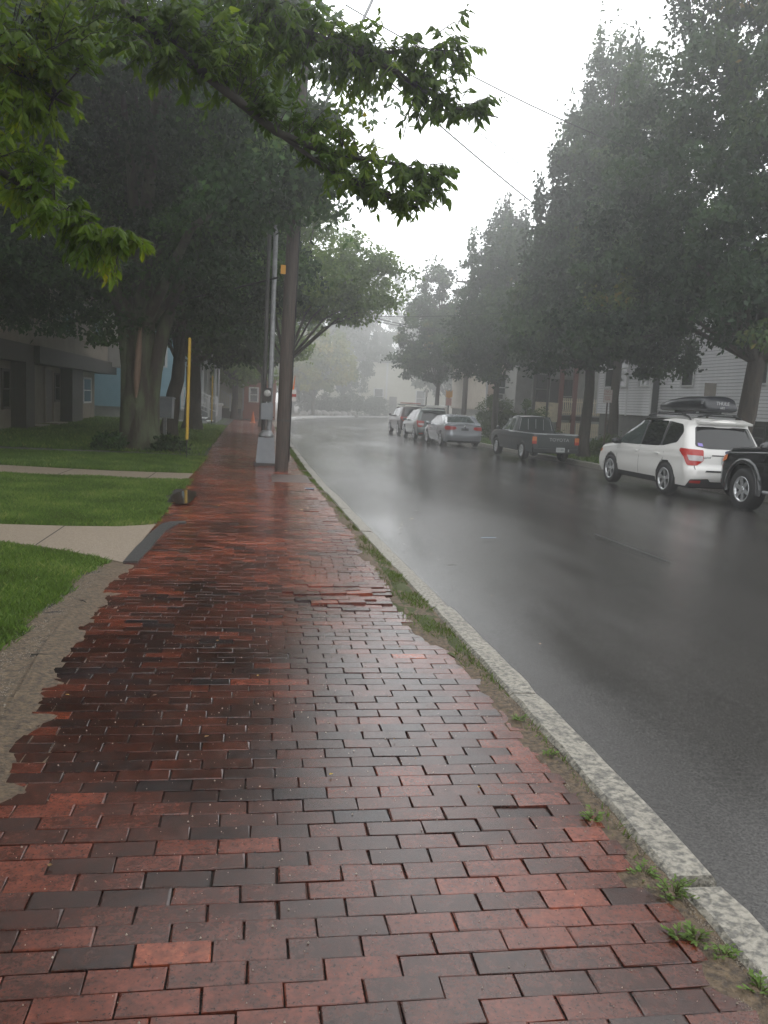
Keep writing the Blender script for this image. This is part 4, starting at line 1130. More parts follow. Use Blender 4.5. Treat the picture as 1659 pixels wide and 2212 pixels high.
# far signs
zz_ = zgf(13, 58)
s3 = empty('warning_sign', (13.0, 57.5, zz_), label='amber warning sign over a faded red plate, above the silver saloon', cat='street sign')
MB().box((0, .03, 1.4), (.09, .05, 2.9)).build('post', M_darkmetal, s3)
yv = MB()
pts = [(-.24, .26), (-.24, -.22), (-.08, -.30), (.08, -.30), (.24, -.22), (.24, .26), (.10, .14), (0, .22), (-.10, .14)]
vv = [(a, 0, 2.62 + c) for a, c in pts]; tr = tessellate_polygon([[Vector(v) for v in vv]])
yv.add(vv, [tuple(t) for t in tr]); yv.add([(a, .006, c) for a, _, c in vv], [tuple(t) for t in tr]); yv.build('amber_plate', M_signyel, s3)
MB().box((0, 0, 2.05), (.40, .006, .50)).build('lower_plate', M_signpink, s3)
s4 = empty('small_sign', (11.9, 60, zgf(12, 60)), label='small white sign on a thin dark post left of the amber one', cat='street sign')
MB().box((0, .03, 1.3), (.07, .04, 2.6)).build('post', M_darkmetal, s4)
MB().box((0, 0, 2.55), (.16, .006, .42)).build('sign_plate', M_sign, s4)
# distant pole
dp = empty('utility_pole', (12.9, 52.5, zgf(12.9, 52) - .1), label='dark distant utility pole rising behind the silver saloon', cat='utility pole')
MB().tube([(0, 0, 0), (0, 0, 10.5)], [.17, .13], 12).build('pole', M_pole, dp)
MB().box((0, 0, 9.6), (2.0, .09, .11)).build('crossarm', M_pole, dp)
dp2 = empty('utility_pole', (18.3, 148, -.7), label='faint utility pole in the fog before the pale yellow house', cat='utility pole')
MB().tube([(0, 0, 0), (0, 0, 10.5)], [.2, .15], 10).build('pole', M_pole, dp2)
co = MB().box((0, 0, .03), (.36, .36, .05)).tube([(0, 0, .05), (0, 0, .75)], [.15, .03], 14)
tag(co.build('traffic_cone', M_cone, None, (-.42, 55, zgf(-.4, 55) + .01)), 'orange traffic cone far down the left pavement', 'traffic cone')

# overhead cables
def cable(a, b, sag, r, label, n=18):
    a, b = Vector(a), Vector(b)
    pts = [a.lerp(b, i / n) - Vector((0, 0, sag * 4 * (i / n) * (1 - i / n))) for i in range(n + 1)]
    o = MB().tube(pts, r, 5).build('overhead_cable', M_wire)
    tag(o, label, 'cable', 'overhead cables')
TP = Vector((.65, 17.9, 9.3 + zp))
cable(TP + Vector((.1, 0, .25)), (11.9, 34.2, 10.3), .12, .012, 'upper cable crossing the open sky towards the right-hand trees')
cable(TP + Vector((.05, 0, -.05)), (12.1, 33.0, 8.5), .12, .020, 'thicker cable just below it, crossing the open sky to the right')
cable(TP + Vector((.8, 0, .1)), (17.4, 23.5, 7.9), .7, .013, 'cable crossing the street to the white house through the big crown')
cable((3.4, 44, 5.9), (17.4, 24.5, 6.5), .7, .013, 'lower slack cable passing in front of the right-hand trees')
cable((1.0, 47, 8.0), (12.9, 52.5, 7.6), .35, .02, 'highest cable over the foggy end of the street')
cable((1.0, 45, 7.2), (12.9, 52.5, 6.2), .5, .02, 'middle sagging cable over the foggy end of the street')
cable((.9, 47, 6.6), (12.9, 52.5, 6.0), .15, .018, 'lowest cable over the foggy end of the street')
cable((.3, 19, 4.1), (-8, 36, 4.4), .2, .025, 'dark cable running left from the poles into the trees')

# ------------------------------------------------------------------ houses
def frame(o, ang):
    """local frame for a wall: x along the wall, -y outward (towards the viewer of that wall), z up"""
    return Matrix.Translation(o) @ Matrix.Rotation(ang, 4, 'Z')
def xf_build(mb, M, name, m, parent):
    mb.v = [tuple(M @ Vector(v)) for v in mb.v]
    return mb.build(name, m, parent)
def window(root, M, x0, x1, z0, z1, fm=None, glass=None, sash=True, fw=.09, out=.075, mull=0):
    fm = fm or M_trim; glass = glass or M_glass
    f = MB()
    w, h = x1 - x0, z1 - z0; cx, cz = (x0 + x1) / 2, (z0 + z1) / 2
    for a in (-1, 1): f.box((cx + a * (w / 2 + fw / 2), -out / 2, cz), (fw, out, h + 2 * fw))
    f.box((cx, -out / 2, z1 + fw / 2), (w, out * .96, fw)).box((cx, -out * .6, z0 - fw / 2), (w + .02, out * 1.3, fw * .8))
    fo = xf_build(f, M, 'window', fm, root)
    s = MB().box((cx, -.024, cz), (w, .036, h)); xf_build(s, M, 'pane', glass, fo)
    b = MB()
    if sash: b.box((cx, -.050, cz), (w, .02, .05))
    for a in (-1, 1): b.box((cx + a * (w / 2 - .02), -.048, cz), (.04, .016, h))
    for k in range(mull): b.box((x0 + w * (k + 1) / (mull + 1), -.048, cz), (.03, .016, h))
    xf_build(b, M, 'sash', fm, fo)
    return fo
def clapboards(root, M, L, z0, z1, m, e=.127, single=True, name='clapboard'):
    V = [(0, -.004, 0), (L, -.004, 0), (L, -.030, 0), (0, -.030, 0), (0, -.003, e - .014), (L, -.003, e - .014), (L, -.008, e - .014), (0, -.008, e - .014)]
    F = [(0, 3, 2, 1), (4, 5, 6, 7), (0, 1, 5, 4), (1, 2, 6, 5), (2, 3, 7, 6), (3, 0, 4, 7)]
    n = int((z1 - z0) / e)
    if single:
        me = bpy.data.meshes.new(name); me.from_pydata([tuple(M.to_3x3() @ Vector(v)) for v in V], [], F); me.materials.append(m); me.update()
        for i in range(n):
            o = link(name, me, None, root); o.location = M @ Vector((0, 0, z0 + i * e))
    else:
        mb = MB()
        for i in range(n): mb.add([(a, b, c + z0 + i * e) for a, b, c in V], F)
        o = xf_build(mb, M, name, m, root); tag(o, kind='stuff')
def block(root, name, x0, x1, y0, y1, z0, z1, m):
    return MB().box(((x0 + x1) / 2, (y0 + y1) / 2, (z0 + z1) / 2), (x1 - x0, y1 - y0, z1 - z0)).build(name, m, root)

# --- white clapboard house on the right (faces -x)
wh = empty('white_house', label='white clapboard house on a grey foundation behind the white car', cat='house')
block(wh, 'wall', 17.62, 28, 20, 41.5, 1.5, 7.6, M_clapshade)
block(wh, 'foundation', 17.78, 27.8, 20.1, 41.4, -.5, 1.5, M_found)
Mw = frame((17.6, 41.5, 0), R(-90))      # local x runs towards the viewer (-y), outward = -x
clapboards(wh, Mw @ Matrix.Translation((6.0, 0, 0)), 15.5, 1.5, 7.5, M_clap)
bay = block(wh, 'bay', 17.25, 17.6, 35.5, 41.5, 1.5, 7.5, M_clapshade)
Mb_ = frame((17.24, 41.5, 0), R(-90))
clapboards(wh, Mb_, 6.0, 1.5, 7.4, M_clap)
block(wh, 'bay_foundation', 17.36, 17.78, 35.7, 41.4, -.5, 1.49, M_found)
for yy in (35.5, 38.0, 41.5):
    block(wh, 'corner_board', 17.205, 17.24, yy - .07, yy + .07, 1.45, 7.4, M_trim)
Mf = frame((17.24, 35.5, 0), R(0)) 
for x0, x1, Mx in ((.85, 2.05, Mb_), (2.3, 3.45, Mb_), (4.75, 5.8, Mb_), (8.0, 8.95, Mw), (12.9, 14.1, Mw), (17.0, 18.1, Mw)):
    window(wh, Mx, x0, x1, 2.85, 4.55)
    window(wh, Mx, x0, x1, 5.6, 6.9)
for x0, x1 in ((12.9, 14.0), (8.2, 9.2)):
    window(wh, Mw @ Matrix.Translation((0, .17, 0)), x0, x1, .55, 1.25, fm=M_darkmetal)
window(wh, frame((17.36, 41.5, 0), R(-90)), 1.1, 2.0, -.2, 1.2, fm=M_darkmetal, sash=False)
rf = MB().box((22.5, 30.7, 8.6), (12.2, 22.6, .2), ry=-.32); rf.build('roof', M_roof, wh)
block(wh, 'eave', 16.9, 17.6, 20, 41.8, 7.5, 7.66, M_trim)

# --- timber porch beyond it
po = empty('timber_porch', label='two-level timber porch with red posts and cream pickets behind the tree', cat='porch')
block(po, 'back_wall', 14.9, 25, 48.2, 52, -.4, 8.5, M_grayh)
for z, nm in ((1.02, 'deck'), (4.0, 'upper_deck')):
    block(po, nm, 14.95, 19.4, 45.1, 48.2, z, z + .24, M_brown)
for x, m, w in ((15.0, M_brown, .14), (15.78, M_brown, .11), (16.55, M_rwood, .2), (17.35, M_rwood, .22), (19.2, M_rwood, .2)):
    block(po, 'post', x - w / 2, x + w / 2, 45.0 - .02, 45.0 + w, -.4, 7.0, m)
MB().box((17.05, 45.25, .62), (.12, .12, 1.2), ry=R(40)).build('brace', M_rwood, po)
block(po, 'beige_panel', 15.08, 15.72, 45.06, 45.10, .9, 1.97, M_picket)
block(po, 'beige_panel', 15.84, 16.44, 45.06, 45.10, .9, 1.97, M_picket)
pk = MB().box((0, 0, 0), (.062, .02, .90)).add([(-.031, -.01, .45), (.031, -.01, .45), (.031, .01, .45), (-.031, .01, .45), (0, 0, .50)], [(0, 1, 4), (1, 2, 4), (2, 3, 4), (3, 0, 4)])
pk1 = bpy.data.meshes.new('picket'); pk1.from_pydata(pk.v, [], pk.f); pk1.materials.append(M_picket); pk1.update()
pk = MB().box((0, 0, 0), (.085, .02, .80))
pk2 = bpy.data.meshes.new('picket'); pk2.from_pydata(pk.v, [], pk.f); pk2.materials.append(M_picket); pk2.update()
x = 16.72
while x < 19.1:
    if not 17.2 < x < 17.5: link('picket', pk1, None, po, (x, 45.0, 1.78))
    x += .112
x = 16.72
while x < 19.1:
    if not 17.2 < x < 17.5: link('picket', pk2, None, po, (x, 45.0, .50))
    x += .108
block(po, 'rail', 16.6, 19.1, 45.03, 45.07, 1.42, 1.50, M_picket)
block(po, 'rail', 16.6, 19.1, 45.03, 45.07, 2.02, 2.08, M_picket)
Mp = frame((14.95, 48.2, 0), 0)
window(po, Mp, 1.0, 1.9, 1.9, 3.6, fm=M_grayh); window(po, Mp, 2.8, 3.7, 1.4, 3.4, fm=M_grayh)
dpan = block(po, 'door', 17.0, 17.8, 48.16, 48.2, 1.3, 3.4, M_brown)
st = MB()
for k in range(5): st.box((14.6 - .0, 45.3 + .0, .15), (.01, .01, .01))
block(po, 'roof', 14.6, 19.7, 44.7, 52, 7.0, 7.2, M_roof)

# --- cream house
ch = empty('cream_house', label='cream and peach house with a window air conditioner behind the bushes', cat='house')
block(ch, 'wall', 13.75, 15.5, 50.5, 60, 1.35, 8, M_cream)
block(ch, 'foundation', 13.85, 15.45, 50.6, 60, -.5, 1.35, M_grayh)
block(ch, 'side_wing', 15.5, 17.2, 49.6, 60, -.4, 8, M_grayh)
Mc = frame((13.75, 50.5, 0), 0)
clapboards(ch, Mc, 1.75, 1.35, 7.8, M_peach, e=.15, single=False)
clapboards(ch, frame((15.5, 49.6, 0), 0), 1.7, -.3, 7.8, M_cream, e=.15, single=False)
block(ch, 'corner_board', 13.70, 13.82, 50.44, 50.5, 1.3, 8, M_trim)
block(ch, 'corner_board', 15.36, 15.56, 49.52, 49.6, -.2, 8, M_trim)
w = window(ch, Mc, .55, 1.25, 2.05, 3.5, glass=M_clearg)
window(ch, frame((15.5, 49.6, 0), 0), .55, 1.05, 1.95, 3.3, fm=M_brown)
ac = MB().box((14.62, 50.25, 2.22), (.66, .4, .36)); aco = ac.build('air_conditioner', M_acw, ch)
MB().box((14.50, 50.04, 2.22), (.34, .01, .26)).build('grille', M_darkmetal, aco)
MB().tube([(15.3, 50.40, -.2), (15.3, 50.40, 7.8)], .05, 8).build('downpipe', M_trim, ch)
MB().box((15.5, 55, 8.2), (4.5, 11, .2)).build('roof', M_roof, ch)

# --- tan house at the left with dark overhang (faces +x)
th = empty('tan_house', label='tan two-storey house with dark brown overhang at the far left', cat='house')
block(th, 'wall', -16, -8.3, 16, 44.4, -.1, 2.4, M_tan)
block(th, 'upper_wall', -16, -7.7, 16, 44.6, 2.85, 6.2, M_tan)
Mt = frame((-8.3, 16, 0), R(90))        # local x runs away from the viewer (+y), outward = +x
block(th, 'overhang', -8.4, -7.55, 30.7, 46.4, 2.25, 2.85, M_brown)
block(th, 'overhang', -8.4, -7.75, 16, 30.7, 2.25, 3.2, M_brown)
block(th, 'pale_gable', -10.5, -7.15, 45.0, 46.6, 2.62, 6.2, M_pale)  # projecting gable box in paler siding than the tan walls
for y0, y1 in ((31.3, 32.5), (34.3, 35.5), (40.0, 41.0), (24.5, 25.7)):
    d = block(th, 'door', -8.30, -8.26, y0, y1, .05, 2.12, M_door)
    MB().box((-8.235, y0 + .12, 1.05), (.03, .05, .05)).build('handle', M_galv, d)
    f = MB()
    for yy in (y0 - .05, y1 + .05): f.box((-8.25, yy, 1.1), (.08, .1, 2.2))
    f.box((-8.25, (y0 + y1) / 2, 2.17), (.08, y1 - y0, .1)); f.build('door_frame', M_trim if y0 > 40 else M_tan, th)
for y0, y1, z0, z1 in ((28.9, 29.6, .75, 1.9), (35.95, 36.75, .95, 1.95), (41.6, 43.3, .85, 1.9), (26.3, 27.4, .9, 1.9)):
    window(th, Mt, y0 - 16, y1 - 16, z0, z1, fm=M_brown if y0 < 41 else M_trim, out=.06)
for y0, y1 in ((29.9, 31.0), (37.0, 39.1), (22, 23)):
    block(th, 'wing_panel', -8.29, -7.8, y0, y1, -.05, 2.25, M_brown)
Mu = frame((-7.7, 16, 0), R(90))
for y0, y1 in ((28.8, 30.2), (35, 36.4), (41, 42.4)):
    window(th, Mu, y0 - 16, y1 - 16, 3.7, 5.0, fm=M_brown)
block(th, 'door_step', -8.25, -7.7, 31.1, 32.7, -.1, .08, M_conc); block(th, 'door_step', -8.25, -7.7, 34.1, 35.7, -.1, .08, M_conc)
MB().box((-11.8, 31, 6.6), (9.4, 31, .2), ry=.2).build('roof', M_roof, th)

# --- pale blue house (side wall faces the viewer)
bh = empty('blue_house', label='pale blue clapboard house seen past the mossy trunk', cat='house')
block(bh, 'wall', -13, -4.26, 48, 60, .56, 7.5, M_blue)
block(bh, 'foundation', -12.9, -4.36, 48.08, 60, -.3, .56, M_grayh)
clapboards(bh, frame((-13, 48, 0), 0), 8.68, .56, 7.4, M_blue, e=.115, single=False)
block(bh, 'corner_board', -4.34, -4.2, 47.92, 48.05, .5, 7.5, M_trim)
window(bh, frame((-13, 48, 0), 0), 6.9, 7.8, 2.9, 4.4)
MB().box((-8.6, 54, 7.7), (9.4, 13, .2)).build('roof', M_roof, bh)

# --- house with white stairs
sh_ = empty('stair_house', label='grey porch house with white stair railings beyond the blue house', cat='house')
block(sh_, 'wall', -9, -3.6, 58.5, 68, .2, 7, M_grayh)
block(sh_, 'porch_floor', -4.6, -2.45, 50.2, 58.4, .75, .92, M_grayh)
block(sh_, 'porch_base', -4.5, -2.55, 50.3, 58.3, -.3, .75, M_cabinet)
for x, yy in ((-4.1, 50.4), (-3.35, 50.4), (-2.62, 50.4), (-2.62, 54)):
    MB().tube([(x, yy, .92), (x, yy, 3.5)], .07, 8).build('porch_column', M_trim, sh_)
block(sh_, 'porch_roof', -4.8, -2.3, 50.0, 58.5, 3.5, 3.75, M_trim)
def rail(y, x0, x1, z0, z1, n):
    r = MB()
    r.box(((x0 + x1) / 2, y, (z0 + z1) / 2), (math.hypot(x1 - x0, z1 - z0), .06, .06), ry=math.atan2(z0 - z1, x1 - x0))
    r.box(((x0 + x1) / 2, y, (z0 + z1) / 2 - .72), (math.hypot(x1 - x0, z1 - z0), .05, .05), ry=math.atan2(z0 - z1, x1 - x0))
    ro = r.build('hand_rail', M_trim, sh_)
    bm0 = MB().box((0, 0, 0), (.035, .035, .74)); me = bpy.data.meshes.new('baluster'); me.from_pydata(bm0.v, [], bm0.f); me.materials.append(M_trim)
    for i in range(n):
        t = (i + .5) / n
        link('baluster', me, None, ro, (x0 + (x1 - x0) * t, y, z0 + (z1 - z0) * t - .36))
    MB().box((x1, y, z1 - .42), (.10, .10, 1.05)).box((x1, y, z1 + .15), (.08, .08, .12), taper=.1).build('newel_post', M_trim, sh_)
rail(46.2, -4.2, -2.72, 1.85, 1.20, 9)
rail(48.6, -4.0, -2.42, 1.85, 1.22, 9)
rail(54.0, -2.45, -1.85, 1.75, 1.42, 5)
for k in range(5):
    block(sh_, 'stair_tread', -4.2 + k * .32, -3.86 + k * .32, 46.25, 48.55, .62 - k * .16, .67 - k * .16, M_trim)
block(sh_, 'stair_side', -4.3, -2.8, 46.15, 46.24, -.35, .05, M_trim)

yl = empty('yellow_house', label='pale wall of a house between the stair house and the brick building', cat='house')
block(yl, 'wall', -9, -1.25, 64, 72, .5, 3.0, M_fogcream); block(yl, 'foundation', -8.9, -1.35, 64.05, 72, -.4, .5, M_found)
block(yl, 'roof', -9.3, -1.0, 63.6, 72, 3.0, 3.2, M_roof)
block(yl, 'corner_board', -1.32, -1.2, 63.9, 64, .4, 3.0, M_trim)
bk = empty('brick_building', label='low red brick building at the far end of the brick walk', cat='building')
block(bk, 'wall', -1.3, 1.2, 66.5, 72, -.3, 3.0, M_brickw); block(bk, 'roof', -1.4, 1.3, 66.3, 72, 3.0, 3.15, M_roof)
window(bk, frame((-1.3, 66.5, 0), 0), .5, 1.1, 1.1, 2.1); window(bk, frame((-1.3, 66.5, 0), 0), 1.6, 2.1, 1.1, 2.1)

# --- pale house in the fog
fh = empty('foggy_house', label='pale yellow house glowing faintly in the fog across the bend', cat='house')
fh.scale = (1.5,) * 3; fh.location = (0, 0, -.55)
block(fh, 'wall', 7.2, 25.5, 98, 110, -.2, 6.0, M_fogcream)
for x0 in (13.2, 18.2): window(fh, frame((7.2, 98, 0), 0), x0 - 7.2, x0 - 6.2, 1.2, 2.9)
block(fh, 'door', 15, 15.9, 97.95, 98, 0, 2.1, M_brown)
for xx in (11.5, 14.6): block(fh, 'corner_board', xx - .1, xx + .1, 97.9, 98, -.2, 6, M_trim)
MB().box((16.3, 104, 6.2), (19.2, 12.8, .3), taper=.9).build('roof', M_roof, fh)
g2 = empty('foggy_house', (0, 0, -.55), label='grey house almost lost in the fog above the maroon car', cat='house')
g2.scale = (1.5,) * 3
block(g2, 'wall', 25.6, 38, 104, 114, -.2, 6.0, M_grayh); block(g2, 'roof', 25.6, 38.4, 103.6, 114.4, 6, 6.3, M_roof)
for x0 in (27, 30, 33): window(g2, frame((24, 104, 0), 0), x0 - 24, x0 - 23, 1.2, 2.9)
rk = MB(); rs_ = random.Random(2)
for i in range(9):
    o = MB().lathe([(0, -.2), (.42, -.1), (.5, .1), (.38, .34), (.12, .46), (0, .48)], 'z', (0, 0, 0), 8)
    o.v = [(a * rs_.uniform(.8, 1.2), b * rs_.uniform(.8, 1.2), c) for a, b, c in o.v]
    oo = o.build('boulder', M_rock, None, (5.6 + i * .95, 108.5 + i * 1.2, -.55)); oo.scale = (rs_.uniform(.9, 1.5),) * 3
    tag(oo, ['pale boulder at the left end of the foggy row, nearest the utility pole', 'second boulder from the left in the foggy row', 'third boulder from the left in the foggy row', 'fourth boulder from the left in the foggy row', 'middle boulder of the foggy row below the hedge', 'fourth boulder from the right in the foggy row', 'third boulder from the right in the foggy row', 'second boulder from the right in the foggy row', 'boulder at the right end of the foggy row'][i], 'boulder', 'boulders along the bend')

# ------------------------------------------------------------------ cars
class Car:
    """analytic body surface; s runs along the outline in plan from the rear centre, round the corner, up the side"""
    def __init__(c, L, W, belt, top, rear, front, zb=.24, Rc=.24, Rf=.4, tum=.20, crown=.05, sill=.05, bow=.05):
        c.__dict__.update(dict(L=L, W=W, belt=belt, top=top, rear=rear, front=front, zb=zb, Rc=Rc, Rf=Rf, tum=tum, cr=crown, sill=sill, bow=bow))
    def bz(c, y): return interp(y, *zip(*c.belt))
    def tz(c, y): return interp(y, *zip(*c.top))
    def yr(c, z): return interp(z, *zip(*c.rear))
    def yf(c, z): return c.L - interp(z, *zip(*c.front))
    def hw(c, y, z):
        w = c.W * (1 - .05 * max(0, (y - c.L * .62) / (c.L * .38)) ** 2 - .035 * max(0, (c.L * .3 - y) / (c.L * .3)) ** 2)
        b = c.bz(y)
        if z <= b:
            t = (z - c.zb) / (b - c.zb)
            w -= c.sill * max(0, 1 - t * 2.6) ** 1.6 + .035 * max(0, t - .55) ** 1.3 * 2.2 * .5
            w += .010 * math.exp(-((t - .78) / .05) ** 2)
        else:
            w -= .035 * .45 ** 1.3 * 1.1 + .012 + c.tum * ((z - b) / .55) ** 1.15
        return w
    def P(c, s, z, off=0.0):
        y0 = c.yr(z); y1 = c.yf(z)
        W = c.hw(min(max(y0 + .5, 0), c.L), z)
        Rc = min(c.Rc, W * .6)
        wr = W - Rc; arc = Rc * math.pi / 2
        if s < wr:
            return Vector((s, y0 - c.bow * (1 - (s / W) ** 2) - off, z))
        if s < wr + arc:
            a = (s - wr) / Rc
            return Vector((wr + (Rc + off) * math.sin(a), y0 + Rc - (Rc + off) * math.cos(a) - c.bow * (1 - (s / W) ** 2) * (1 - (s - wr) / arc), z))
        y = y0 + Rc + (s - wr - arc)
        Rf = c.Rf
        ys = y1 - Rf
        if y <= ys: return Vector((c.hw(y, z) + off, y, z))
        wf = c.hw(ys, z)
        arcf = Rf * math.pi / 2
        d = y - ys
        if d < arcf:
            a = d / Rf
            return Vector((wf - Rf + (Rf + off) * math.cos(a), ys + (Rf + off) * math.sin(a), z))
        return Vector((max(0, wf - Rf - (d - arcf)), y1 + off, z))
    def S(c, y, z):          # s for a point on the side at y
        y0 = c.yr(z); W = c.hw(min(max(y0 + .5, 0), c.L), z); Rc = min(c.Rc, W * .6)
        return W - Rc + Rc * math.pi / 2 + (y - y0 - Rc)
    def smax(c, z):
        y1 = c.yf(z); ys = y1 - c.Rf
        return c.S(ys, z) + c.Rf * math.pi / 2 + c.hw(ys, z) - c.Rf
    def ztop(c, s, x, y):
        W = c.hw(y, c.tz(y) - .02)
        return c.tz(y) - c.cr * min(1, abs(x) / max(W, .1)) ** 2

def patch(c, poly, conv, step, off, thick=0.0):
    """flat polygon (u,v) cut on a fine grid, then bent onto the car by conv(u,v,off)"""
    bm = bmesh.new()
    vs = [bm.verts.new((u, 0, v)) for u, v in poly]
    bm.faces.new(vs)
    us = [p[0] for p in poly]; vv = [p[1] for p in poly]
    for lo, hi, nrm in ((min(us), max(us), (1, 0, 0)), (min(vv), max(vv), (0, 0, 1))):
        k = lo + step
        while k < hi - 1e-4:
            bmesh.ops.bisect_plane(bm, geom=bm.verts[:] + bm.edges[:] + bm.faces[:], plane_co=(k * nrm[0], 0, k * nrm[2]), plane_no=nrm, dist=1e-6)
            k += step
    bm.verts.index_update()
    V = [conv(v.co.x, v.co.z, off) for v in bm.verts]
    F = [[v.index for v in f.verts] for f in bm.faces]
    bm.free()
    return V, F

def mirror(mb_v, mb_f):
    n = len(mb_v)
    return mb_v + [Vector((-v[0], v[1], v[2])) for v in mb_v], mb_f + [[i + n for i in f][::-1] for f in mb_f]

def roundpoly(p, r=.04, n=3):
    out = []
    m = len(p)
    for i in range(m):
        a, b, d = Vector(p[i - 1]), Vector(p[i]), Vector(p[(i + 1) % m])
        l = min(r, (a - b).length * .45, (d - b).length * .45)
        q0 = b + (a - b).normalized() * l; q1 = b + (d - b).normalized() * l
        for k in range(n + 1):
            t = k / n
            out.append(tuple(q0 * (1 - t) ** 2 + b * 2 * t * (1 - t) + q1 * t * t))
    return out

def car_body(c, root, m, wheels, wr, ytop0=None, open_top=None, zlow=None, name='body', arch=True):
    """shell: outline rows + roof/bonnet sheet"""
    rows = 26
    S0 = c.smax(.6)
    ns = 150
    V = []; F = []
    cols = []
    for i in range(ns + 1):
        f = i / ns
        col = []
        sm = None
        for j in range(rows + 1):
            # first estimate of the column's y at belt
            zb = zlow if zlow is not None else c.zb
            s = f * c.smax(.7)
            p0 = c.P(s, .8)
            yb = min(max(p0.y, 0), c.L)
            zt = c.ztop(s, p0.x, min(max(yb, c.yr(c.tz(yb) - .03)), c.yf(c.tz(yb) - .03)))
            b = min(c.bz(yb), zt - .015)
            b = max(b, zb + .01)
            t = j / rows
            z = zb + (b - zb) * (t / .6) if t <= .6 else b + (zt - b) * ((t - .6) / .4)
            s2 = f * c.smax(z)
            # keep s aligned on the side so columns stay upright
            col.append(c.P(s2, z))
        cols.append(col)
    for col in cols: V += col
    R1 = rows + 1
    for i in range(ns):
        for j in range(rows):
            q = (i * R1 + j, (i + 1) * R1 + j, (i + 1) * R1 + j + 1, i * R1 + j + 1)
            F.append(q)
    if arch:
        keep = []
        cut = set()
        for q in F:
            bad = False
            for (wy, wz, ra) in wheels:
                ds = [math.hypot(V[k].y - wy, V[k].z - wz) for k in q]
                if all(V[k].x > c.W * .7 for k in q) and sum(d < ra for d in ds) >= 2: bad = True
            if not bad: keep.append(q)
        F = keep
        for q in F:
            for k in q:
                for (wy, wz, ra) in wheels:
                    d = math.hypot(V[k].y - wy, V[k].z - wz)
                    if d < ra + .012 and V[k].x > c.W * .7 and d > .01:
                        V[k].y = wy + (V[k].y - wy) * (ra + .004) / d; V[k].z = wz + (V[k].z - wz) * (ra + .004) / d
    # top sheet
    base = len(V)
    n2 = 46
    y_a = c.yr(c.tz(.3) - .02); y_b = c.L - .02
    nx = 9
    ylist = [y_a + (y_b - y_a) * k / n2 for k in range(n2 + 1)]
    tops = []
    for y in ylist:
        zt = c.tz(y) - c.cr
        W = c.hw(y, zt)
        # corner rounding in plan
        y0 = c.yr(zt); y1 = c.yf(zt)
        for (e, Rr) in ((y - y0, c.Rc), (y1 - y, c.Rf)):
            if e < Rr:
                e = max(e, 0)
                W = min(W, W - Rr + math.sqrt(max(0, Rr * Rr - (Rr - e) ** 2)) + .012)
        row_ = []
        for k in range(nx):
            x = W * k / (nx - 1)
            row_.append(Vector((x, y, c.tz(y) - c.cr * (k / (nx - 1)) ** 2)))
        tops.append(row_)
    for r_ in tops: V += r_
    for i in range(n2):
        ym = (ylist[i] + ylist[i + 1]) / 2
        if open_top and open_top[0] < ym < open_top[1]: continue
        for k in range(nx - 1):
            F.append((base + i * nx + k, base + i * nx + k + 1, base + (i + 1) * nx + k + 1, base + (i + 1) * nx + k))
    V2, F2 = mirror(V, [list(f) for f in F])
    me = bpy.data.meshes.new(name); me.from_pydata([tuple(v) for v in V2], [], F2)
    bm = bmesh.new(); bm.from_mesh(me); bmesh.ops.remove_doubles(bm, verts=bm.verts[:], dist=.004); bmesh.ops.recalc_face_normals(bm, faces=bm.faces[:]); bm.to_mesh(me); bm.free()
    smooth(me)
    return link(name, me, m, root)

def add_patch(c, root, name, m, poly, kind, off=.006, sides=(1, -1), parent=None, step=.07, join=True, r=.03):
    """kind: 'side' (y,z) | 'wrap' (s,z) | 'rear' (x,z) | 'top' (x,y)"""
    if r: poly = roundpoly(poly, r)
    def conv(u, v, o):
        if kind == 'side': return c.P(c.S(u, v), v, o)
        if kind == 'wrap': return c.P(u, v, o)
        if kind == 'rear':
            p = c.P(abs(u), v, o); return Vector((p.x * (1 if u >= 0 else -1), p.y, p.z))
        W = c.hw(v, c.tz(v) - c.cr)
        return Vector((u, v, c.tz(v) - c.cr * min(1, abs(u) / W) ** 2 + o))
    V, F = patch(c, poly, conv, step, off)
    outs = []
    for sg in (sides if kind in ('side', 'wrap') else (1,)):
        VV = [Vector((v.x * sg, v.y, v.z)) for v in V]
        me = bpy.data.meshes.new(name); me.from_pydata([tuple(v) for v in VV], [], F)
        bm = bmesh.new(); bm.from_mesh(me); bmesh.ops.remove_doubles(bm, verts=bm.verts[:], dist=.0005)
        bmesh.ops.recalc_face_normals(bm, faces=bm.faces[:])
        bm.faces.ensure_lookup_table()
        if bm.faces:
            f = max(bm.faces, key=lambda q: q.calc_area()); want = Vector((sg, 0, .1)) if kind == 'side' else (Vector((0, -1, 0)) if kind == 'rear' else (Vector((0, 0, 1)) if kind == 'top' else Vector((sg, -1, 0))))
            if f.normal.dot(want) < 0: bmesh.ops.reverse_faces(bm, faces=bm.faces[:])
        bm.to_mesh(me); bm.free(); smooth(me)
        outs.append(link(name, me, m, parent or root))
    return outs

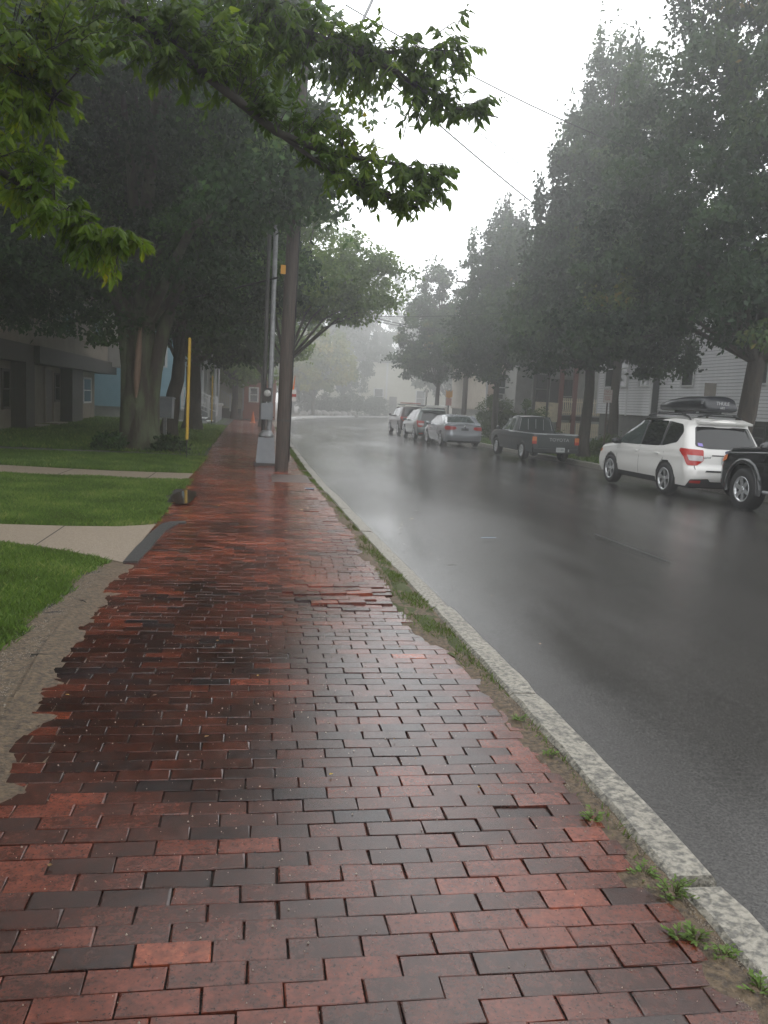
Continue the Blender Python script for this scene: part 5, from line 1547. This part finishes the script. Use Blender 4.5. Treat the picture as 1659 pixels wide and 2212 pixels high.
def make_wheel(root, x, y, rad, rimr, wid=.21, spokes=5, steer=0.0, dbl=True, side=-1, rimm=None):
    w = MB().lathe([(.02, -wid * .35), (rimr * .9, -wid * .35), (rimr * .95, wid * .3), (.02, wid * .3)], 'x', (0, 0, 0), 24)
    wo = w.build('wheel', M_under, root, (x, y, rad)); wo.rotation_euler = (0, 0, steer)
    t = MB().lathe([(rimr, -wid / 2 + .01), (rimr + .02, -wid / 2), (rad - .03, -wid / 2), (rad - .006, -wid / 2 + .03), (rad, -wid / 4), (rad, wid / 4), (rad - .006, wid / 2 - .03), (rad - .03, wid / 2), (rimr + .02, wid / 2), (rimr, wid / 2 - .01), (rimr - .01, 0)], 'x', (0, 0, 0), 36)
    t.build('tyre', M_tyre, wo)
    r = MB().lathe([(rimr - .035, side * wid * .30), (rimr + .004, side * wid * .46), (rimr + .002, side * wid * .50), (rimr - .022, side * wid * .48), (rimr - .035, side * wid * .34)], 'x', (0, 0, 0), 32)
    r.lathe([(0, side * wid * .44), (.05, side * wid * .43), (.062, side * wid * .36), (.062, side * wid * .2)], 'x', (0, 0, 0), 14)
    for k in range(spokes):
        a0 = 2 * math.pi * k / spokes + .3
        for da in ((-.14, .14) if dbl else (0,)):
            a = a0 + da
            ca, sa = math.cos(a), math.sin(a)
            wv = .018 if dbl else .035
            p = []
            for (rr, ww, xx) in ((.04, wv * 1.2, .40), (rimr - .015, wv, .47)):
                for q in (-1, 1):
                    p.append((side * wid * xx, ca * rr - sa * ww * q, sa * rr + ca * ww * q))
            b_ = [(v[0] - side * .04, v[1], v[2]) for v in p]
            n0 = p + b_
            r.add(n0, [(0, 1, 3, 2), (4, 6, 7, 5), (0, 4, 5, 1), (2, 3, 7, 6), (0, 2, 6, 4), (1, 5, 7, 3)])
    r.build('rim', rimm or M_alloy, wo)
    return wo

def under(root, c, z0=.22, z1=.62, inset=.20, y0=.25, y1=None, cut=()):
    y1 = y1 or c.L - .3
    MB().box((0, (y0 + y1) / 2, (z0 + z1) / 2), ((c.W - inset) * 2, y1 - y0, z1 - z0)).build('underbody', M_under, root)

def mirror_part(root, x, y, z, m, sgn=-1, w=.2, h=.15):
    mb = MB().lathe([(0, -.05), (h * .42, -.045), (h * .5, -.01), (h * .42, .07), (.02, .12), (0, .12)], 'y', (0, 0, 0), 14)
    mb.v = [(a * w / h, b, c_) for a, b, c_ in mb.v]
    o = mb.build('door_mirror', m, root, (x, y, z))
    MB().box((-sgn * .10, .01, -.05), (.12, .04, .04)).build('mirror_stalk', M_clad, o)
    return o

def seam(c, root, pts, kind='side', w=.010, sides=(1, -1)):
    """thin dark shut line along (u,v) points"""
    for a, b in zip(pts[:-1], pts[1:]):
        d = Vector((b[0] - a[0], b[1] - a[1])); n = Vector((-d.y, d.x)).normalized() * w / 2
        add_patch(c, root, 'shut_line', M_under, [(a[0] + n.x, a[1] + n.y), (b[0] + n.x, b[1] + n.y), (b[0] - n.x, b[1] - n.y), (a[0] - n.x, a[1] - n.y)], kind, off=.0025, sides=sides, r=0, step=.12)

# ---- estate / crossover body used by the white and the grey-green cars
def crossover(name, loc, rz, paint, label, near=True, wb=2.60):
    root = empty(name, (*loc, 0), rz, label=label, cat='car', group='cars parked along the right kerb')
    c = Car(4.55, .895, [(0, 1.03), (.6, 1.02), (2.2, .97), (3.2, .96), (4.55, .80)],
            [(0, 1.60), (.30, 1.635), (.7, 1.665), (1.6, 1.685), (2.3, 1.655), (2.7, 1.57), (3.35, 1.13), (3.5, 1.06), (4.1, .97), (4.4, .87), (4.55, .72)],
            [(.2, .14), (.30, .06), (.45, 0), (.62, .01), (.70, .07), (.95, .10), (1.05, .12), (1.20, .20), (1.50, .37), (1.60, .33), (1.7, .36)],
            [(.2, .15), (.4, .02), (.6, 0), (.8, .12), (.95, .25), (1.1, 1.0), (1.3, 1.35), (1.66, 2.0)], zb=.27, Rc=.22, Rf=.42, tum=.185, crown=.05)
    ry, fy = .93, .93 + wb
    W = [(ry, .345, .385), (fy, .345, .385)]
    car_body(c, root, paint, W, .34)
    under(root, c)
    for (x, y) in ((-.80, ry), (.80, ry), (-.80, fy), (.80, fy)):
        make_wheel(root, x, y, .342, .235, side=-1 if x < 0 else 1)
    # side glass: front door, rear door, quarter
    b = lambda y: c.bz(y) + .035
    for p in ([(3.26, b(3.2)), (2.15, b(2.15)), (2.17, 1.57), (2.50, 1.54), (2.72, 1.45)],
              [(2.08, b(2.08)), (1.25, b(1.25)), (1.27, 1.575), (2.10, 1.575)],
              [(1.17, b(1.2)), (.62, b(.62) + .09), (.52, 1.36), (.66, 1.52), (1.18, 1.57)]):
        add_patch(c, root, 'side_window', M_tint if p[0][0] < 3 else M_clearg, p, 'side', off=.004, r=.05)
    # pillars between the panes are black
    for y_ in (2.115, 1.21): add_patch(c, root, 'pillar_trim', M_clad, [(y_ - .05, b(y_) + .005), (y_ + .05, b(y_) + .005), (y_ + .05, 1.57), (y_ - .05, 1.57)], 'side', off=.002, r=0)
    add_patch(c, root, 'rear_window', M_tint, [(-.70, 1.09), (-.45, 1.045), (.45, 1.045), (.70, 1.09), (.60, 1.49), (-.60, 1.49)], 'rear', off=.006, r=.05)
    add_patch(c, root, 'windscreen', M_clearg, [(-.60, 3.30), (.60, 3.30), (.50, 2.55), (-.50, 2.55)], 'top', off=.005)
    sp = MB().add([(-.60, .20, 1.585), (.60, .20, 1.585), (.56, .50, 1.655), (-.56, .50, 1.655), (-.60, .22, 1.545), (.60, .22, 1.545), (.56, .5, 1.59), (-.56, .5, 1.59)], [(0, 1, 2, 3), (4, 7, 6, 5), (0, 4, 5, 1), (0, 3, 7, 4), (1, 5, 6, 2)])
    sp.build('spoiler', paint, root)
    # tail lamps wrap round the corner
    wr_ = c.hw(.5, .8) - .22
    lamps = add_patch(c, root, 'tail_lamp', M_redl, [(wr_ - .12, 1.02), (wr_ + .40, 1.04), (wr_ + .44, .98), (wr_ + .28, .88), (wr_ + .20, .70), (wr_ + .02, .70), (wr_ - .12, .80)], 'wrap', off=.012, r=.03)
    for k, sg in ((0, 1), (1, -1)):
        add_patch(c, root, 'clear_lens', M_whl, [(wr_ - .11, .90), (wr_ + .20, .91), (wr_ + .16, .80), (wr_ - .10, .79)], 'wrap', off=.017, sides=(sg,), parent=lamps[k], r=.02)
    # lower cladding and bumper
    add_patch(c, root, 'rear_cladding', M_clad, [(-.85, .26), (.85, .26), (.80, .42), (.45, .44), (.40, .38), (-.40, .38), (-.45, .44), (-.80, .42)], 'rear', off=.012, r=.02)
    add_patch(c, root, 'sill_cladding', M_clad, [(ry + .40, .26), (fy - .40, .26), (fy - .40, .36), (ry + .40, .36)], 'side', off=.012, r=.02)
    for sg in (1, -1): add_patch(c, root, 'reflector', M_redl, [(sg * .60, .34), (sg * .80, .34), (sg * .80, .39), (sg * .60, .40)], 'rear', off=.018, r=.01)
    add_patch(c, root, 'bumper_step', M_clad, [(-.52, .575), (.52, .575), (.50, .61), (-.50, .61)], 'rear', off=.006, r=0)
    pr = add_patch(c, root, 'plate_recess', M_clad, [(-.36, .925), (.36, .925), (.36, .90), (-.36, .90)], 'rear', off=.006, r=0)
    pl = MB().box((0, -.0, 0), (.30, .012, .15)).build('number_plate', M_plate, root, (0, c.yr(.82) - .065, .815))
    add_patch(c, root, 'side_lamp', M_orl, [(4.02, .82), (4.30, .76), (4.26, .70), (4.06, .74)], 'side', off=.008, r=.02)
    # shut lines, handles
    if near:
        seam(c, root, [(2.12, .38), (2.13, .99)]); seam(c, root, [(1.22, .60), (1.05, .78), (1.05, 1.02)]); seam(c, root, [(3.20, .38), (3.22, .96)])
        for y_ in (2.30, 1.32):
            for sg in (-1, 1): MB().box((sg * (c.hw(y_, .87) + .012), y_, .87), (.03, .17, .028)).build('door_handle', paint, root)
        add_patch(c, root, 'shut_line', M_under, [(-.735, .62), (-.72, .62), (-.72, 1.03), (-.735, 1.03)], 'rear', off=.003, r=0)
        add_patch(c, root, 'shut_line', M_under, [(.735, .62), (.72, .62), (.72, 1.03), (.735, 1.03)], 'rear', off=.003, r=0)
        text_mesh('7Z 1008', .085, M_ink, root, facing((.0, c.yr(.82) - .073, .815)), name='plate_text')
        e = MB().lathe([(0, -.012), (.85, -.010), (1.0, -.004), (1, 0)], 'y', (0, 0, 0), 24)
        e.v = [(a * .068, b_, d * .038) for a, b_, d in e.v]
        eo = e.build('oval_badge', mat('badge_blue', (.02, .03, .12), .2), root, (0, c.yr(.99) - .055, .985))
        st_ = MB()
        for (a, d, s_) in ((-.035, .008, .011), (-.005, .012, .007), (.012, -.004, .007), (.028, .012, .007), (.034, -.010, .007), (.008, -.016, .006)):
            st_.box((a, -.014, d), (s_, .004, s_), ry=.78)
        st_.build('badge_stars', M_chrome, eo)
        text_mesh('FORESTER', .058, M_chrome, root, facing((-.50, c.yr(.86) - .040, .862)), name='model_lettering')
        add_patch(c, root, 'window_sticker', mat('sticker_blue', (.25, .2, .55), .4), [(-.64, 1.10), (-.54, 1.09), (-.545, 1.15), (-.64, 1.16)], 'rear', off=.009, r=0)
    # roof rails
    for sg in (-1, 1):
        x = sg * .60
        MB().tube([(x, .55, 1.60), (x, .66, 1.685), (x, .9, 1.715), (x, 2.0, 1.725), (x, 2.3, 1.69), (x, 2.42, 1.62)], .019, 8).build('roof_rail', M_clad, root)
        mirror_part(root, sg * 1.0, 3.10, 1.04, paint if not near else M_clad, sg)
    return root, c

suv, cs_ = crossover('estate_car', (9.50, 15.85), R(2.0), M_white_c, 'white estate car with a black roof box, parked behind the black off-roader', True)
suv.location.z = -.155
# roof box: its own thing, strapped to the rack
rb = empty('roof_box', (9.50, 15.85, -.155), R(2.0), label='long black roof box carried on the white car', cat='roof box')
c2 = Vector((.0, 0, 0))
NB = 22
prof = []
for i in range(NB + 1):
    t = i / NB; y_ = .42 + 2.20 * t
    h = .34 * min(1, (t / .06) ** .5 if t < .06 else 1) * (1 - .72 * max(0, (t - .30) / .70) ** 1.7)
    w_ = .38 * (1 - .45 * max(0, (t - .55) / .45) ** 2) * (1 - .10 * max(0, (.08 - t) / .08))
    prof.append((y_, h, w_))
V = []; F = []
m_ = 20
for (y_, h, w_) in prof:
    for k in range(m_):
        a = 2 * math.pi * k / m_
        ca, sa = math.cos(a), math.sin(a)
        px = w_ * (abs(ca) ** .5) * (1 if ca >= 0 else -1)
        pz = (h * .68 * (abs(sa) ** .6)) if sa >= 0 else -(.10 * (abs(sa) ** .5))
        V.append((px + c2.x, y_, 1.90 + pz))
for i in range(NB):
    for k in range(m_):
        k2 = (k + 1) % m_
        F.append((i * m_ + k, i * m_ + k2, (i + 1) * m_ + k2, (i + 1) * m_ + k))
F.append(tuple(range(m_))); F.append(tuple(range(NB * m_, NB * m_ + m_))[::-1])
me = bpy.data.meshes.new('shell'); me.from_pydata(V, [], F)
bm = bmesh.new(); bm.from_mesh(me); bmesh.ops.recalc_face_normals(bm, faces=bm.faces[:]); bm.to_mesh(me); bm.free(); smooth(me)
M_box = mat('roof_box_plastic', (.007, .008, .012), .28, (.014, .016, .021), ns=2)
link('shell', me, M_box, rb)
MB().box((.0, 1.40, 1.895), (.79, 1.7, .018)).build('seam_band', M_clad, rb)
for yy in (.85, 1.85): MB().box((0, yy, 1.755), (1.25, .06, .025)).box((-.6, yy, 1.735), (.06, .08, .05)).box((.6, yy, 1.735), (.06, .08, .05)).box((.0, yy, 1.79), (.5, .05, .05)).build('cross_bar', M_clad, rb)
Mtx = Matrix.Translation((.0, .412, 1.975)) @ Matrix.Rotation(R(90), 4, 'X')
text_mesh('THULE', .085, M_letter, rb, Matrix.Translation((-.370, .66, 1.985)) @ Matrix.Rotation(R(-90), 4, 'Z') @ Matrix.Rotation(R(90 - 8), 4, 'X'), name='side_lettering')
text_mesh('THULE', .10, M_letter, rb, Mtx, name='rear_lettering')
text_mesh('682', .07, M_letter, rb, Matrix.Translation((.0, .412, 1.885)) @ Matrix.Rotation(R(90), 4, 'X'), name='rear_number')

gsu, _ = crossover('estate_car', (9.05, 43.1), R(1.5), M_green_c, 'grey-green estate car in the fog between the silver and maroon cars', False)
gsu.location.z = zgf(9, 44) - .13

# ---- black off-roader, only its front wing and wheel in view
bo = empty('off_road_car', (9.96, 10.55, -.155), R(2), label='black off-road car at the right edge with alloy wheel and amber side lamp', cat='car', group='cars parked along the right kerb')
cb_ = Car(4.80, .945, [(0, 1.18), (2.6, 1.15), (4.80, 1.02)],
          [(0, 1.72), (.4, 1.76), (2.2, 1.78), (2.6, 1.70), (3.05, 1.30), (3.2, 1.24), (4.2, 1.19), (4.6, 1.12), (4.80, .95)],
          [(.2, .1), (.5, 0), (1.1, .03), (1.76, .25)], [(.2, .15), (.45, 0), (.8, .02), (1.0, .10), (1.15, .30), (1.3, 1.4), (1.8, 2.1)], zb=.36, Rf=.34, tum=.14, sill=.03)
Wb = [(1.0, .42, .47), (3.78, .42, .47)]
car_body(cb_, bo, M_black_c, Wb, .4)
under(bo, cb_, .34, .8)
for (x, y) in ((-.83, 1.0), (.83, 1.0), (-.83, 3.78), (.83, 3.78)): make_wheel(bo, x, y, .392, .235, .27, 6, side=-1 if x < 0 else 1, dbl=False)
for (wy, wz, ra) in Wb:
    for sg in (-1, 1):
        f = MB(); V = []; F = []
        n = 18
        for i in range(n + 1):
            a = math.pi * (-.06 + 1.12 * i / n)
            for (r_, xo) in ((ra - .01, .925), (ra - .005, .985), (ra + .055, .98), (ra + .085, .935)):
                V.append((sg * xo, wy + r_ * math.cos(a), wz + r_ * math.sin(a)))
        for i in range(n):
            for k in range(3): F.append((i * 4 + k, i * 4 + k + 1, (i + 1) * 4 + k + 1, (i + 1) * 4 + k))
        f.add(V, F, True); f.build('wheel_arch_flare', M_black_c, bo)
for (pp, mm) in (([(3.02, 1.20), (2.2, 1.20), (2.22, 1.66), (2.62, 1.62)], M_tint), ([(2.12, 1.2), (1.2, 1.2), (1.2, 1.66), (2.12, 1.66)], M_tint)): add_patch(cb_, bo, 'side_window', mm, pp, 'side', off=.004, r=.04)
add_patch(cb_, bo, 'windscreen', M_tint, [(-.66, 3.0), (.66, 3.0), (.6, 2.62), (-.6, 2.62)], 'top', off=.005)
add_patch(cb_, bo, 'bonnet_crease', M_clad, [(-.70, 4.45), (-.66, 4.45), (-.66, 3.3), (-.70, 3.3)], 'top', off=.004, r=0)
add_patch(cb_, bo, 'side_lamp', M_orl, [(4.36, 1.00), (4.56, .98), (4.56, .84), (4.38, .90)], 'side', off=.014, r=.02)
add_patch(cb_, bo, 'rear_window', M_tint, [(-.65, 1.2), (.65, 1.2), (.6, 1.62), (-.6, 1.62)], 'rear', off=.006)
for sg in (-1, 1):
    MB().tube([(sg * .93, 1.62, .40), (sg * .93, 3.16, .40)], .035, 10).build('side_step', M_galv, bo)
    mirror_part(bo, sg * 1.08, 2.98, 1.22, M_black_c, sg, .23, .19)
seam(cb_, bo, [(3.18, .45), (3.20, 1.14)])

# ---- pickup truck
pt = empty('pickup_truck', (9.98, 27.35, zgf(9.8, 29) - .125), R(2.5), label='dark teal pickup truck with a silver bed rim', cat='pickup truck', group='cars parked along the right kerb')
cp = Car(4.75, .845, [(0, .955), (1.9, .955), (3.6, .95), (4.75, .86)],
         [(0, .965), (1.9, .965), (3.3, 1.00), (3.6, .99), (4.2, .95), (4.6, .88), (4.75, .74)],
         [(.2, .05), (.45, 0), (1.0, .01)], [(.2, .1), (.5, 0), (.8, .04), (.95, .3), (1.0, .4)], zb=.34, Rc=.06, Rf=.30, tum=.02, crown=.012, sill=.03, bow=.008)
Wp = [(1.05, .345, .40), (3.85, .345, .40)]
car_body(cp, pt, M_teal_c, Wp, .33, open_top=(.06, 1.86))
cc = Car(3.55, .76, [(0, .95), (3.55, .95)], [(0, 1.50), (1.95, 1.50), (2.1, 1.545), (2.6, 1.56), (3.05, 1.50), (3.55, 1.02)],
         [(.9, 1.90), (1.0, 1.92), (1.5, 2.03), (1.6, 2.07)], [(.9, -.12), (1.0, 0), (1.5, .52), (1.6, .6)], zb=.94, Rc=.10, Rf=.12, tum=.19, crown=.03, sill=0, bow=.02)
cc.W = .815
car_body(cc, pt, M_teal_c, [], .3, name='cab', arch=False)
under(pt, cp, .30, .60, .16)
bd = MB().box((0, .96, .52), (1.5, 1.8, .03))
for sg in (-1, 1): bd.box((sg * .755, .96, .74), (.06, 1.8, .44))
bd.box((0, 1.84, .74), (1.5, .05, .44)).box((0, .07, .74), (1.5, .05, .40)); bd.build('load_bed', M_teal_c, pt)
rm = MB()
for sg in (-1, 1): rm.box((sg * .80, .96, .968), (.075, 1.84, .035))
rm.box((0, .035, .968), (1.52, .065, .035)); rm.build('bed_rim', mat('silver_rim', (.45, .46, .48), .3, metal=.3), pt)
for (x, y) in ((-.73, 1.05), (.73, 1.05), (-.73, 3.85), (.73, 3.85)): make_wheel(pt, x, y, .335, .20, .20, 8, side=-1 if x < 0 else 1, dbl=False)
for p in ([(3.30, 1.0), (2.62, 1.0), (2.64, 1.44), (2.95, 1.44)], [(2.54, 1.0), (2.20, 1.0), (2.26, 1.42), (2.56, 1.44)]):
    add_patch(cc, pt, 'side_window', M_clearg, p, 'side', off=.004, r=.03)
rw = add_patch(cc, pt, 'rear_window', M_clearg, [(-.62, 1.04), (.62, 1.04), (.53, 1.44), (-.53, 1.44)], 'rear', off=.005, r=.02)[0]
bars = MB()
for xx in (-.29, 0, .29): bars.box((xx, 1.945, 1.24), (.018, .012, .40), rx=-.16)
bars.box((-.585, 1.955, 1.24), (.018, .012, .42), rx=-.16, ry=.22).box((.585, 1.955, 1.24), (.018, .012, .42), rx=-.16, ry=-.22).build('window_bars', M_letter, rw)
add_patch(cc, pt, 'windscreen', M_clearg, [(-.60, 3.42), (.60, 3.42), (.53, 3.02), (-.53, 3.02)], 'top', off=.005)
for sg in (-1, 1):
    t1 = MB().box((sg * .765, -.012, .80), (.15, .035, .14)).build('tail_lamp', M_orl, pt)
    MB().box((sg * .765, -.014, .68), (.15, .035, .10)).build('red_lens', M_redl, t1)
    mirror_part(pt, sg * .98, 3.22, 1.05, M_black_c, sg, .16, .14)
tgt = MB().box((0, -.014, .72), (1.30, .02, .44)).box((0, -.03, .535), (1.26, .015, .05)).build('tailgate', M_teal_c, pt)
text_mesh('TOYOTA', .155, M_letter, tgt, facing((.12, -.028, .78)) @ Matrix.Scale(1.12, 4, (1, 0, 0)), name='tailgate_lettering')
MB().box((0, -.10, .42), (1.60, .12, .12)).build('rear_bumper', M_clad, pt)
pp_ = MB().box((.13, -.165, .455), (.31, .01, .155)).build('number_plate', M_plate, pt)
text_mesh('51 488', .08, M_ink, pp_, facing((.13, -.172, .455)), name='plate_text')
MB().box((.42, -.165, .44), (.04, .01, .09)).build('bumper_sticker', M_plate, pt)
seam(cp, pt, [(2.02, .42), (2.02, .94)]); seam(cp, pt, [(3.28, .42), (3.28, .94)])

# ---- silver saloon
ss = empty('saloon_car', (9.10, 36.6, zgf(9, 38) - .125), R(2), label='silver saloon car with bright red tail lamps', cat='car', group='cars parked along the right kerb')
cj = Car(4.65, .885, [(0, .97), (.8, .97), (2.2, .93), (3.6, .90), (4.65, .72)],
         [(0, 1.00), (.10, 1.03), (.62, 1.07), (1.28, 1.36), (1.7, 1.44), (2.2, 1.455), (2.7, 1.41), (3.45, 1.02), (3.6, .97), (4.3, .86), (4.65, .68)],
         [(.18, .12), (.35, .02), (.55, 0), (.68, .05), (.95, .10), (1.03, .08), (1.4, .1)], [(.2, .12), (.45, 0), (.7, .1), (.95, .8), (1.4, 1.9)], zb=.23, Rc=.30, Rf=.45, tum=.24, crown=.04)
Wj = [(1.0, .325, .365), (3.65, .325, .365)]
car_body(cj, ss, M_silver_c, Wj, .32)
under(ss, cj, .2, .5)
for (x, y) in ((-.79, 1.0), (.79, 1.0), (-.79, 3.65), (.79, 3.65)): make_wheel(ss, x, y, .322, .225, .205, 5, side=-1 if x < 0 else 1)
for p in ([(3.22, .985), (2.18, .985), (2.20, 1.36), (2.62, 1.35)], [(2.10, .985), (1.35, 1.0), (1.10, 1.06), (1.42, 1.29), (1.75, 1.36), (2.12, 1.37)]):
    add_patch(cj, ss, 'side_window', M_tint, p, 'side', off=.004, r=.03)
add_patch(cj, ss, 'rear_window', M_clearg, [(-.66, .68), (.66, .68), (.53, 1.26), (-.53, 1.26)], 'top', off=.006, r=.04)
add_patch(cj, ss, 'windscreen', M_tint, [(-.64, 3.42), (.64, 3.42), (.53, 2.7), (-.53, 2.7)], 'top', off=.006)
wj = cj.hw(.5, .8) - .30
add_patch(cj, ss, 'tail_lamp', M_redl, [(wj - .14, .92), (wj + .30, .93), (wj + .44, .86), (wj + .30, .76), (wj - .10, .78), (wj - .20, .84)], 'wrap', off=.010, r=.02)
add_patch(cj, ss, 'lower_bumper', mat('silver_bumper', (.24, .25, .27), .35), [(-.86, .30), (.86, .30), (.86, .50), (-.86, .50)], 'rear', off=.010, r=.02)
add_patch(cj, ss, 'diffuser', M_clad, [(-.78, .22), (.78, .22), (.74, .30), (-.74, .30)], 'rear', off=.012, r=.01)
add_patch(cj, ss, 'plate_recess', M_clad, [(-.17, .75), (.17, .75), (.17, .86), (-.17, .86)], 'rear', off=.008, r=.01)
MB().lathe([(0, -.012), (.05, -.010), (.055, 0)], 'y', (0, 0, 0), 20).build('round_badge', M_chrome, ss, (0, .03, .93))
MB().tube([(0, 1.75, 1.44), (0, 1.66, 1.53)], [.02, .006], 6).build('antenna', M_clad, ss)
for sg in (-1, 1): mirror_part(ss, sg * 1.0, 3.05, .98, M_silver_c, sg)
seam(cj, ss, [(2.14, .36), (2.14, .96)])

# ---- maroon off-roader far back
mo2 = empty('off_road_car', (9.25, 49.6, zgf(9, 51) - .13), R(1.5), label='dark maroon off-road car farthest along the kerb, carrying a rack', cat='car', group='cars parked along the right kerb')
cm_ = Car(4.6, .90, [(0, 1.1), (4.6, 1.0)], [(0, 1.70), (.5, 1.74), (2.2, 1.74), (2.6, 1.66), (3.2, 1.18), (4.3, 1.08), (4.6, .9)],
          [(.2, .08), (.5, 0), (1.1, .05), (1.7, .22)], [(.2, .1), (.5, 0), (1.0, .1), (1.2, 1.2), (1.74, 1.9)], zb=.34, Rf=.35, tum=.15)
Wm = [(.95, .38, .43), (3.6, .38, .43)]
car_body(cm_, mo2, M_red_c, Wm, .37)
under(mo2, cm_, .3, .7)
for (x, y) in ((-.80, .95), (.80, .95), (-.80, 3.6), (.80, 3.6)): make_wheel(mo2, x, y, .37, .23, .23, 6, side=-1 if x < 0 else 1, dbl=False)
for p in ([(3.0, 1.15), (2.2, 1.15), (2.2, 1.60), (2.6, 1.56)], [(2.1, 1.15), (.9, 1.15), (.9, 1.60), (2.1, 1.62)]): add_patch(cm_, mo2, 'side_window', M_tint, p, 'side', off=.004)
add_patch(cm_, mo2, 'rear_window', M_tint, [(-.66, 1.16), (.66, 1.16), (.58, 1.60), (-.58, 1.60)], 'rear', off=.006)
wm = cm_.hw(.5, .9) - .24
add_patch(cm_, mo2, 'tail_lamp', M_redl, [(wm - .16, 1.10), (wm + .34, 1.12), (wm + .34, 1.02), (wm + .16, .96), (wm + .1, .86), (wm - .05, .86)], 'wrap', off=.012)
rk_ = MB()
for sg in (-1, 1): rk_.tube([(sg * .6, .5, 1.78), (sg * .6, 2.4, 1.80)], .02, 6)
for yy in (.7, 2.1): rk_.box((0, yy, 1.84), (1.5, .06, .04))
rk_.build('roof_rack', M_clad, mo2)
for sg in (-1, 1): mirror_part(mo2, sg * 1.02, 3.0, 1.18, M_red_c, sg)
brd = MB().box((0, 0, 0), (.55, 2.6, .07)); bo_ = brd.build('cargo_board', mat('faded_pink_board', (.45, .18, .15), .5), None, (9.15, 51.1, zgf(9, 51) + 1.80)); bo_.rotation_euler = (0, 0, R(6))
tag(bo_, 'long faded red board tied on the rack of the maroon car', 'board')
va = empty('delivery_van', (12.1, 57.6, zgf(12, 58) - .13), R(-14), label='white van roof showing beyond the maroon car in the fog', cat='van')
cv = Car(4.9, .95, [(0, 1.2), (4.9, 1.1)], [(0, 1.90), (2.9, 1.92), (3.3, 1.85), (4.0, 1.3), (4.7, 1.1), (4.9, .95)], [(.2, .05), (.5, 0), (2, .06)], [(.2, .1), (.5, 0), (1.1, .15), (1.4, .9), (1.95, 1.6)], zb=.3, Rf=.3, tum=.08)
car_body(cv, va, M_white_c, [(1.0, .36, .40), (3.9, .36, .40)], .35)
for (x, y) in ((-.82, 1.0), (.82, 1.0), (-.82, 3.9), (.82, 3.9)): make_wheel(va, x, y, .35, .2, side=-1 if x < 0 else 1)
add_patch(cv, va, 'rear_window', M_tint, [(-.7, 1.25), (.7, 1.25), (.66, 1.72), (-.66, 1.72)], 'rear', off=.006)
under(va, cv, .26, .7)

# ------------------------------------------------------------------ fog
hz = MB().box((35, 160, 12.2), (300, 420, 27.6))
ho = hz.build('haze', None); tag(ho, kind='stuff')
hm = bpy.data.materials.new('haze'); hm.use_nodes = True
hn = hm.node_tree.nodes; hl = hm.node_tree.links
hn.clear()
vo = hn.new('ShaderNodeVolumePrincipled'); ou = hn.new('ShaderNodeOutputMaterial')
vo.inputs['Color'].default_value = (.97, .975, .98, 1); vo.inputs['Density'].default_value = FOG; vo.inputs['Anisotropy'].default_value = .82
hl.new(vo.outputs[0], ou.inputs['Volume'])
ho.data.materials.append(hm)
